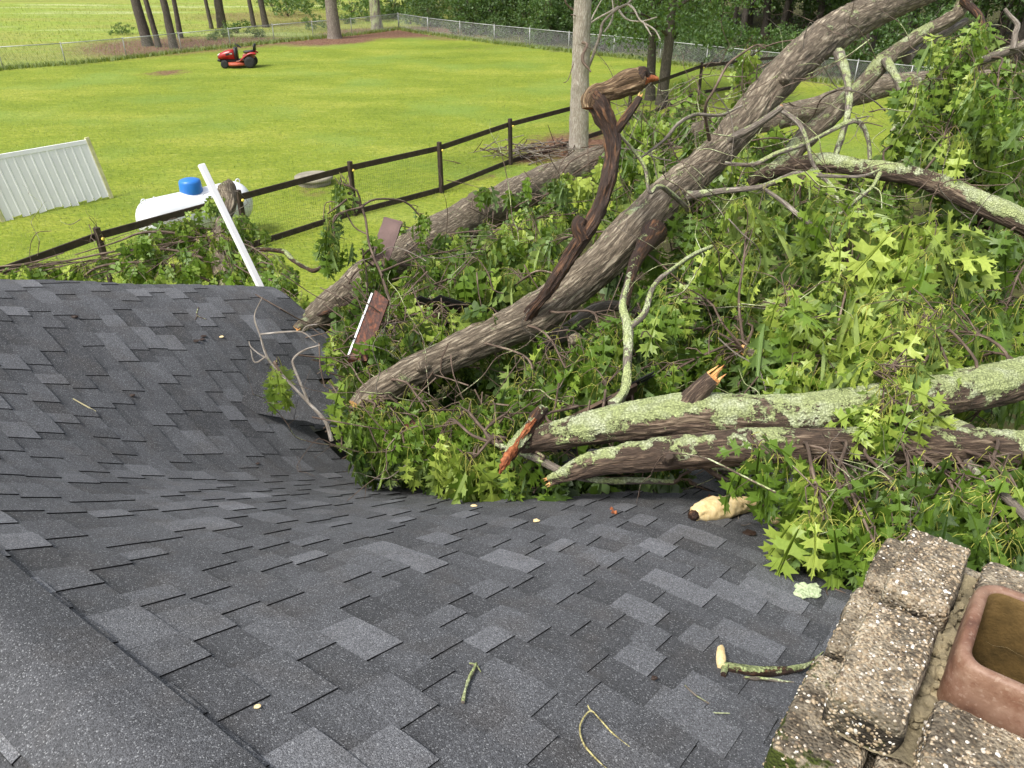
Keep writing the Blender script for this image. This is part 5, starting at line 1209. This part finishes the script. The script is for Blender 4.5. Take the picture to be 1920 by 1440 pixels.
M['rafter'] = m_wood('stained_rafter', (.018, .009, .007), (.075, .028, .018), (.26, .085, .035), .6)
M['rafter2'] = plain('weathered_red_board', (.15, .095, .085), .75, .3, 5, bump=.004, bsc=40)
M['pole'] = plain('white_pole_paint', (.80, .80, .80), .45, .04, 6)
board('fascia_board', 'dark red brown torn board with a white metal edge standing in the leaves', P(716, 556, 5.3), P(670, 678, 5.15), .118, .035, [M['rafter'], M['pole']], 'board', 1, 3)
board('fascia_board', 'faded purple brown board end standing in front of the long fallen log', P(737, 414, 6.9), P(700, 520, 6.8), .17, .03, [M['rafter2']], 'board', 0, 4)
board('rafter', 'dark broken rafter stick lying in leaves above the thick limb', P(815, 590, 5.9), P(725, 672, 5.7), .05, .04, [M['rafter']], 'board', 0, 5)
board('rafter', 'dark splintered wood piece lying in shade below the thick limb end', P(760, 790, 4.7), P(800, 830, 4.6), .08, .03, [M['rafter']], 'board', 0, 6)
def pole():
    a, b = P(377, 308, 7.2), P(500, 562, 7.45); d = (b - a); L = d.length; d.normalize(); v = (C0 - (a + b) / 2).normalized(); s_ = d.cross(v).normalized(); n = s_.cross(d); ca, sa = math.cos(.5), math.sin(.5)
    s2 = s_ * ca + n * sa; n2 = d.cross(s2); rm = Matrix((d, s2, n2)).transposed(); o = empty('white_pole', b, 0, 'white square trim pole leaning up from behind the far edge of the roof', 'pole')
    mb = MB(); mb.box((a + b) / 2, (L, .062, .045), rm, bev=.006); mb.build('shaft', M['pole'], o)
    mb = MB(); mb.box((a + b) / 2 + n2 * .0245, (L * .99, .022, .006), rm); mb.build('lip', M['pole'], o)
pole()
# ------------------------------------------------------------------ small things lying on the shingles
def on_roof(name, label, cat, rows, mat, lich=.3, seg=8, rough=.0015, lump=.25, more=(), seed=0.):
    """rows (px, py, width px, lift m)"""
    def cv(rw):
        o = []
        for a, b, w_, h in rw:
            p = roof_pt(a, b); k = (p - C0).dot(FW); r = w_ * k / F / 2; o.append((p.x, p.y, p.z + r * .7 + h, r))
        return o
    pts = cv(rows); o = empty(name, pts[len(pts) // 2][:3], 0, label, cat)
    mb = MB(); tube(mb, pts, seg, .008, 0, lich, rough, lump, seed + 400, freq=40); mb.build('stem', [M[mat]], o)
    for i, (rw, mt) in enumerate(more):
        mb = MB(); tube(mb, cv(rw), seg, .008, 0, lich, rough, lump, seed + 401 + i, freq=40); mb.build('fork', [M[mt]], o)
    return o
on_roof('wood_chunk', 'cream coloured peeled wood chunk lying on the shingles below the lowest limb', 'wood piece', [(1299, 974, 22, .0), (1315, 970, 32, .0), (1350, 964, 34, .002), (1390, 957, 32, .004), (1418, 950, 30, .004)], 'cream', 0, 26, .010, .75, (([(1412, 952, 34, .002), (1424, 948, 34, .003), (1434, 945, 14, .002)], 'bark_dead'), ([(1294, 975, 16, 0), (1299, 974, 23, .001), (1303, 973, 12, .0)], 'bark_dead')), 1.)
on_roof('wood_chunk', 'small cream wood chunk half hidden by bright leaves beside the chimney', 'wood piece', [(1442, 980, 14, 0), (1460, 980, 22, 0), (1480, 980, 22, 0), (1500, 982, 16, 0)], 'cream', 0, 16, .004, .3, (), 2.)
on_roof('bark_stick', 'curved bark stick with a cream tip and lichen spots lying against the chimney', 'stick', [(1352, 1252, 14, 0), (1375, 1258, 18, .002), (1410, 1264, 15, .003), (1450, 1264, 14, .004), (1490, 1260, 12, .006), (1518, 1250, 8, .012), (1540, 1232, 5, .02)], 'bark_dead', .75, 14, .003, .4,
        (([(1352, 1254, 16, .0), (1350, 1240, 17, .008), (1350, 1226, 12, .014), (1352, 1220, 5, .016)], 'cream'), ([(1356, 1268, 12, 0), (1358, 1258, 14, 0), (1354, 1250, 10, 0)], 'bark_dead'), ([(1395, 1272, 7, 0), (1440, 1276, 7, 0), (1488, 1280, 3, 0)], 'bark_grey')), 3.)
on_roof('lichen_twig', 'short stubby twig covered in lichen on the shingles at bottom centre', 'twig', [(868, 1318, 7, 0), (872, 1298, 7, .001), (880, 1275, 7, .002), (890, 1256, 8, .003), (893, 1248, 6, .003)], 'bark_grey', .8, 10, .002, .4, (([(880, 1247, 4, .004), (892, 1250, 6, .004), (902, 1262, 3, .001)], 'bark_grey'),), 4.)
on_roof('curled_twig', 'long thin yellowish twig curled in a hook at the bottom edge', 'twig', [(1180, 1401, 2.5, 0), (1150, 1378, 4, .002), (1124, 1352, 3.5, .006), (1108, 1338, 4, .008), (1094, 1350, 4, .006), (1087, 1368, 4, .003), (1092, 1392, 4, .002), (1108, 1414, 4, .001), (1130, 1436, 4, 0), (1150, 1452, 3, 0)], 'petiole_bark', .3, 8, .001, .2, (([(1102, 1328, 3, .01), (1106, 1336, 4, .008), (1114, 1340, 2, .006)], 'petiole_bark'),), 5.) if 'petiole_bark' in M else None
on_roof('thin_twig', 'thin crossed dark and pale twigs on the shingles left of the chimney', 'twig', [(1284, 1286, 3, 0), (1305, 1305, 4, 0), (1330, 1320, 3, 0)], 'bark_grey', .6, 7, .0005, .1, (([(1287, 1310, 2, 0), (1306, 1322, 3, 0), (1322, 1336, 4, 0), (1368, 1338, 2, 0)], 'twig'),), 6.)
on_roof('thin_twig', 'small bent dark twig between the lichen flake and the chimney', 'twig', [(1552, 1116, 2, 0), (1549, 1108, 3, .002), (1556, 1104, 3, .003), (1572, 1108, 3, .002), (1586, 1113, 2, 0)], 'twig', 0, 7, .0005, .1, (), 7.)
on_roof('straw', 'single pale straw stalk lying on the left part of the sagging roof', 'straw', [(137, 748, 2, 0), (158, 760, 2.5, 0), (180, 772, 2, 0)], 'straw', 0, 6, 0, 0, (), 8.) if 'straw' in M else None
on_roof('thin_twig', 'tiny forked twig on the dark far slope near the roof edge', 'twig', [(372, 576, 1.5, .0), (370, 592, 2, .0), (388, 600, 2, 0)], 'twig', .3, 6, 0, 0, (([(370, 592, 2, 0), (366, 600, 1, 0)], 'twig'),), 9.)
on_roof('thin_twig', 'thin dark twig pointing at the chimney from under the bright leaves', 'twig', [(1590, 1054, 2, 0), (1610, 1058, 3, 0), (1635, 1062, 2, 0)], 'twig', 0, 6, 0, 0, (), 10.)
def crumb(name, label, cat, px, py, wpx, mat, seed, flat=.5, aspect=1.3, n=1):
    rr = random.Random(seed); mb = MB(); p0 = roof_pt(px, py); k = (p0 - C0).dot(FW)
    for q in range(n):
        p = roof_pt(px + rr.uniform(-.5, .5) * wpx * .7 * (n > 1), py + rr.uniform(-.2, .2) * wpx * (n > 1)); r = wpx * k / F / 2 * (1 if n == 1 else (.42 if n < 8 else .25)); V = []; seg, rg = 10, 6; rot = rr.random() * 3
        for i in range(rg + 1):
            th = math.pi * i / rg
            for j in range(seg):
                a = 6.283 * j / seg; d = Vector((math.sin(th) * math.cos(a + rot) * aspect, math.sin(th) * math.sin(a + rot), math.cos(th) * flat)); nz = 1 + .55 * mnoise.noise(d * 2.2 + Vector((seed + q, 0, 0))); V.append(p + Vector((0, 0, r * flat * .6)) + d * r * nz)
        mb.add(V, [(i * seg + j, i * seg + (j + 1) % seg, (i + 1) * seg + (j + 1) % seg, (i + 1) * seg + j) for i in range(rg) for j in range(seg)], 0, False, bark=np.zeros((len(V), 3)), lich=.3, tone=.5)
    tag(mb.build(name, [M[mat]], origin=tuple(p0)), label, cat)
crumb('lichen_flake', 'pale green lichen flake lying on the shingles left of the chimney', 'lichen', 1514, 1108, 52, 'lichen', 3, .6, 1.2, 30)
crumb('lichen_flake', 'pale lichen crumbs at the top left corner of the chimney', 'lichen', 1628, 1046, 32, 'lichen', 4, .4, 1.2, 7)
crumb('lichen_flake', 'small pale lichen bit with orange dot on the lower left brick edge', 'lichen', 1590, 1146, 14, 'lichen', 5, .5, 1.2, 3)
crumb('bark_chip', 'small reddish brown bark chip on the roof left of the cream chunk', 'bark chip', 1150, 960, 20, 'red', 6, .8, .8, 3)
crumb('bark_chip', 'small brown bark chip just above the cream wood chunk', 'bark chip', 1331, 937, 13, 'red', 7, .9, .7)
crumb('bark_chip', 'olive bark scrap with a stem right of the cream chunk', 'bark chip', 1404, 1000, 16, 'bark_dead', 8, .3, 1.8)
crumb('wood_chip', 'tiny cream wood chip near the crest of the sagging edge', 'wood chip', 838, 909, 10, 'cream', 9)
crumb('wood_chip', 'tiny cream wood chip right of the first chip on the middle of the roof', 'wood chip', 889, 950, 9, 'cream', 10)
crumb('wood_chip', 'tiny tan wood chip on the middle of the roof', 'wood chip', 1006, 977, 9, 'cream', 11)
crumb('wood_chip', 'tiny white wood chip on the ridge cap at left edge', 'wood chip', 77, 1142, 8, 'cream', 12)
crumb('wood_chip', 'tiny pale wood chip on the near shingles at bottom left', 'wood chip', 484, 1325, 10, 'cream', 13)
crumb('dead_leaf_bit', 'tiny red brown dead leaf bit near the far edge of the roof', 'leaf bit', 140, 595, 9, 'bark_dead', 14)
crumb('dead_leaf_bit', 'brown dead leaf bit on the dark far slope', 'leaf bit', 371, 635, 22, 'bark_dead', 15, .2, 1.8, 3)
crumb('dead_leaf_bit', 'pale curled leaf bit on the dark far slope beside a brown one', 'leaf bit', 416, 632, 14, 'cream', 16, .3, 1.6, 2)
crumb('dead_leaf_bit', 'tiny red dead leaf bit halfway down the left sagging shingles', 'leaf bit', 249, 742, 8, 'bark_dead', 17)
crumb('dead_leaf_bit', 'red brown dead leaf bit in the middle of the sagging shingles', 'leaf bit', 486, 869, 12, 'bark_dead', 18, .4, 1.4, 2)
crumb('dead_leaf_bit', 'tiny brown dead leaf bit on the near shingles right of the hooked twig', 'leaf bit', 1227, 1272, 10, 'bark_dead', 19)

# ------------------------------------------------------------------ dead standing trunk, bare sapling, far trees, shrubs
dt = T(1084, 291); o = empty('dead_standing_tree', dt, 0, 'bare pale dead tree trunk standing by the wooden fence, almost without bark', 'dead tree')
mb = MB(); tube(mb, [(dt.x, dt.y, -.2, .33), (dt.x, dt.y, .3, .30), (dt.x - .02, dt.y, 1.5, .265), (dt.x - .04, dt.y, 3.2, .25), (dt.x - .05, dt.y, 5.2, .23), (dt.x - .02, dt.y, 8.5, .20), (dt.x + .1, dt.y, 12, .14)], 40, .07, 0, .0, .016, .10, 500., freq=7); mb.build('trunk', [M['bark_pale']], o)
mb = MB(); k = P(1083, 12, 21.3); q = Vector((dt.x - .03, dt.y - .24, 5.05)); mb.lathe(q, [(.11, 0), (.10, .04), (.05, .05), (.03, .01)], 12, 0, Vector((0, -1, .1)).normalized(), bark=np.zeros((48, 3)), lich=0.0); mb.build('knot', [M['bark_pale']], o)
for rw in ([(1078, 20, 21.4, 5), (1066, 12, 21.3, 3), (1060, 2, 21.2, 3), (1062, -15, 21.2, 2)], [(1090, 50, 21.3, 3), (1080, 30, 21.1, 2), (1070, 28, 21.1, 2)], [(1092, 80, 21.3, 6), (1101, 84, 21.1, 6), (1092, 104, 21., 7), (1094, 118, 21., 6), (1102, 127, 21., 5), (1108, 135, 21., 3)], [(1075, 120, 21.3, 2), (1065, 150, 21.2, 2), (1056, 155, 21.2, 1)]):
    branch(o, rw, 'twig', 7, .08, .2, .003, .2, 510. + rw[0][0], 'dead_branch')
sb = T(1105, 262); o = empty('bare_sapling', sb, 0, 'thin bare sapling with pale crooked twigs right of the pale dead trunk', 'sapling')
mb = MB(); tube(mb, PX([(1102, 262, 23.5, 4), (1100, 200, 23.2, 7), (1099, 160, 23, 7), (1102, 130, 22.8, 6), (1112, 104, 22.6, 6), (1126, 64, 22.4, 6), (1131, 42, 22.3, 5), (1160, 15, 22.1, 5), (1176, 8, 22, 5), (1190, -8, 22, 4)]), 8, .1, 0, .3, .004, .2, 520.); mb.build('stem', [M['bark_grey']], o)
for rw in ([(1176, 8, 22, 4), (1188, 16, 22, 4), (1200, 38, 22, 4), (1216, 48, 22, 3), (1228, 56, 22, 3), (1238, 74, 22, 3)], [(1206, 42, 22, 3), (1214, 54, 22, 3), (1222, 68, 22, 2)], [(1160, 18, 22.1, 4), (1168, 30, 22.1, 4), (1180, 38, 22.1, 3), (1204, 40, 22.1, 3), (1232, 32, 22.1, 2)], [(1133, 60, 22.3, 3), (1144, 44, 22.3, 4), (1150, 24, 22.3, 3), (1148, 0, 22.3, 2)], [(1104, 46, 22.4, 3), (1118, 36, 22.4, 4), (1140, 24, 22.4, 4), (1160, 12, 22.2, 4)], [(1100, 100, 22.6, 3), (1103, 56, 22.5, 3), (1112, 30, 22.5, 3), (1130, -4, 22.4, 2)]):
    branch(o, rw, 'bark_pale', 6, .1, .1, .002, .2, 530. + rw[0][0], 'twig')
def leaf_cards(name, centres, parent, per=26, rad=.38, size=.15, tone=.5, seed=0, droop=0.0):
    """crown foliage: small folded leaves (two triangles each) gathered in clumps"""
    g = np.random.default_rng(seed); C = np.array(centres); n = len(C) * per
    cl = np.repeat(np.arange(len(C)), per); d = g.normal(size=(n, 3)); d /= np.linalg.norm(d, axis=1)[:, None]; r = g.random(n) ** .5
    p = C[cl, :3] + d * (r * rad * C[cl, 3])[:, None] * np.array([1, 1, .75]); sz = size * g.uniform(.6, 1.3, n)
    a = g.normal(size=(n, 3)) + np.array([0, 0, -.6 - droop]); a /= np.linalg.norm(a, axis=1)[:, None]; b = np.cross(a, d + g.normal(size=(n, 3)) * .6); b /= np.linalg.norm(b, axis=1)[:, None] + 1e-9; nn = np.cross(a, b)
    V = np.stack([p - a * sz[:, None] * .5, p + b * (sz * .33)[:, None] + nn * (sz * .10)[:, None], p + a * sz[:, None] * .5, p - b * (sz * .33)[:, None] + nn * (sz * .10)[:, None]], 1)
    t = np.array([[0, 1, 2], [0, 2, 3]]); tr = (t[None] + (np.arange(n) * 4)[:, None, None]).reshape(-1, 3); tn = np.clip(tone + g.normal(0, .16, n) + g.normal(0, .13, len(C))[cl], 0, 1)
    return fast_mesh(name, V.reshape(-1, 3), tr, np.zeros(2 * n), [M['crown']], {'tone': np.repeat(tn, 4)}, parent)
def tree(px, py, wpx, label, top=11., crown=(4.5, 11, 3.0, 110), tone=.4, leanpx=0, seed=0, group=None, name='woodland_tree', mat='bark_far', at=None, size=.17, lich=.2, rad=.5, per=26):
    rr = random.Random(seed); b = T(px, py) if at is None else Vector(at); k = (b - C0).dot(FW); r = wpx * k / F / 2; tp = Vector((b.x + leanpx, b.y + rr.uniform(-.3, .3), top))
    o = empty(name, b, 0, label, 'tree', group); rows = [(b.x, b.y, -.2, r * 1.45), (b.x, b.y, .35, r * 1.12)]
    for t in (.2, .45, .7, 1): q = b.lerp(tp, t); rows.append((q.x + rr.gauss(0, .06), q.y, q.z, r * (1 - .72 * t)))
    mb = MB(); S_ = tube(mb, rows, 16, .3, 0, lich, .02, .08, 600. + seed, freq=5)
    z0, z1, cr, n = crown; C = []
    for i in range(n):
        a = rr.random() * 6.283; h = rr.random(); z = z0 + (z1 - z0) * h; q = b.lerp(tp, min(1, z / top)); rad_ = cr * math.sqrt(rr.random()) * (1 - .45 * abs(h * 2 - .9))
        C.append((q.x + math.cos(a) * rad_, q.y + math.sin(a) * rad_, z, rr.uniform(.7, 1.5)))
    for i in range(7):
        c = C[rr.randrange(n)]; z = max(1.5, c[2] * .72); s0 = b.lerp(tp, min(.95, z / top)); tube(mb, [tuple(s0) + (r * .35,), ((s0.x + c[0]) / 2, (s0.y + c[1]) / 2, (s0.z + c[2]) / 2 + .3, r * .2), (c[0], c[1], c[2], .02)], 7, .35, 0, lich, 0, .1, seed + i)
    mb.build('trunk', [M[mat]], o)
    leaf_cards('crown', C, o, per, rad, size, tone, seed)
    return o
def copy_tree(o, loc, rz, sc):
    c = o.copy(); COL.objects.link(c); c.location = loc; c.rotation_euler = (0, 0, rz); c.scale = (sc, sc, sc)
    for ch in o.children:
        d = ch.copy(); COL.objects.link(d); d.parent = c
    return c
LT = [(277, 85, 18, -.9, 'thick brown trunk, leftmost of the tree trunks behind the wire fence'), (297, 87, 10, -.8, 'thin dark trunk just right of the leftmost thick one'),
      (326, 89, 14, -.45, 'straight brown trunk, left one of the middle pair behind the fence'), (339, 72, 9, -.6, 'thin trunk, right one of the middle pair behind the fence'),
      (397, 54, 7, -1.0, 'thinnest dark leaning trunk beyond the fence above the mower'), (417, 52, 16, -.6, 'thick mottled grey trunk beyond the fence above the mower'),
      (476, 50, 8, -.6, 'thin dark trunk right of the mower, left one of a pair'), (498, 50, 11, -.6, 'dark trunk right of the mower, right one of a pair')]
for i, (px, py, w_, ln, lb) in enumerate(LT): tree(px, py, w_, lb, 15, (8, 15, 2.0, 26), .45, ln, 20 + i, 'tree trunks beyond the chain link fence', 'tree', 'bark_far', lich=.25)
tree(628, 73, 23, 'big dark trunk standing in a mulch patch inside the fence', 15, (8, 15, 2.6, 40), .45, -.2, 40, None, 'tree', 'bark_grey', lich=.3)
tree(707, 56, 20, 'pale lichen spotted trunk near the corner of the wire fence', 15, (8, 15, 2.6, 40), .45, -.3, 41, None, 'tree', 'bark_grey', lich=1.3)
tree(1240, 197, 20, 'brown trunk with low dark leaves behind the snapped dead branch', 12, (2.1, 8, 4.2, 300), .42, .1, 42, None, 'tree', 'bark_far', size=.15, rad=.6)
tree(1218, 188, 17, 'second darker trunk just left of the brown one behind the dead branch', 12, (2.6, 9, 3.6, 170), .40, -.5, 43, None, 'tree', 'bark_far', size=.15, rad=.6)
tree(1615, 135, 34, 'thick grey trunk in deep shade under the thick limb', 13, (3.6, 11, 4.5, 150), .3, .3, 44, None, 'tree', 'bark_far')
protos = [tree(0, 0, 10, 'leafy tree of the shaded wood behind the chain link fence', 12, (1.6 + .7 * i, 11.5, 3.6, 210), .34, .3, 60 + i, 'trees of the wood behind the wire fence', at=(-4 + 6 * i, 66 + 3 * i, 0), rad=.62, size=.20) for i in range(3)]
rr = random.Random(8); used = 0
for row in range(5):
    for i in range(17):
        t = i / 16; x = -8 + 60 * t + rr.gauss(0, 1.0); y = 64 - 34 * t + row * 5.5 + rr.gauss(0, 1.2) - (0 if t < .4 else 0)
        if x < -6 + row * 1.5 and row < 3: continue
        if not beyond(x, y - 1.5): y += 4
        copy_tree(protos[rr.randrange(3)], (x, y, 0), rr.random() * 6.28, rr.uniform(.8, 1.25))
def shrub(loc, r, h, n, label, tone=.5, seed=0, size=.13, group=None):
    rr = random.Random(seed); o = empty('shrub', loc, 0, label, 'shrub', group); C = []; mb = MB()
    for i in range(n):
        a = rr.random() * 6.283; q = r * math.sqrt(rr.random()); z = h * (.12 + .88 * rr.random()) * (1 - .4 * (q / r) ** 2); C.append((loc[0] + q * math.cos(a), loc[1] + q * math.sin(a), z, rr.uniform(.7, 1.3)))
        if i % 3 == 0: tube(mb, [(loc[0], loc[1], 0, .015), (loc[0] + q * math.cos(a) * .4, loc[1] + q * math.sin(a) * .4, z * .6, .01), (C[-1][0], C[-1][1], z, .004)], 5, .2, 0, .1, 0, 0, i)
    mb.build('stems', [M['twig']], o); leaf_cards('foliage', C, o, 22, .3, size, tone, seed); return o
sp = [shrub((-6 + i * 4, 63 + i, 0), 1.3 - .15 * i, 1.7 + .5 * i, 60, 'leafy undergrowth bush at the edge of the shaded wood', .40 + .06 * i, 80 + i, .15, 'bushes along the wood edge') for i in range(3)]
for i in range(len(FCR) - 1):
    for k in range(5):
        a = FCR[i].lerp(FCR[i + 1], rr.random()); off = rr.uniform(.8, 6)
        if i < 3 and rr.random() < .5: off += 3
        copy_tree(sp[rr.randrange(3)], (a.x + off * .4, a.y + off, 0), rr.random() * 6.28, rr.uniform(.6, 1.3))
for i in range(36): copy_tree(sp[rr.randrange(3)], (rr.uniform(-10, 32), rr.uniform(60, 84), 0), rr.random() * 6, rr.uniform(.8, 1.7))
lp = [shrub(tuple(T(445, 62)), .9, .9, 26, 'low light green bush beyond the wire fence at left', .62, 90, .13, 'light green bushes beyond the fence at left'), shrub(tuple(T(570, 20)), 1.6, 1.6, 46, 'low light green bush beyond the wire fence at left', .8, 91, .16, 'light green bushes beyond the fence at left')]
for a, b, s_ in ((420, 70, .6), (480, 70, .7), (400, 75, .5), (540, 30, 1.2), (620, 18, 1.3), (660, 24, 1.4), (690, 40, 1.1), (510, 12, 1.3), (590, 55, .6), (730, 36, 1.3), (770, 45, 1.2), (230, 66, .5), (650, 45, .8), (560, 4, 1.4), (810, 50, 1.0)):
    q = T(a, b); copy_tree(lp[rr.randrange(2)], (q.x, q.y, 0), rr.random() * 6, s_)
# brush pile at the foot of the dead trunk
pl = T(1010, 296); o = empty('brush_pile', pl, 0, 'low pile of dead sticks beside the fence at the foot of the pale dead trunk', 'brush pile'); mb = MB()
for i in range(110):
    c = Vector((pl.x + rr.gauss(0, .9), pl.y + rr.gauss(0, .45), rr.uniform(.02, .35))); d = Vector((rr.gauss(0, 1), rr.gauss(0, .6), rr.gauss(0, .25))).normalized() * rr.uniform(.2, .7)
    tube(mb, [tuple(c - d) + (rr.uniform(.008, .025),), tuple(c + Vector((rr.gauss(0, .05), rr.gauss(0, .05), .03))) + (.014,), tuple(c + d) + (.006,)], 5, .3, rr.choice((0, 0, 1)), .3, 0, .2, i)
mb.build('sticks', [M['bark_grey'], M['bark_dead']], o); tag(o.children[0], kind='stuff')
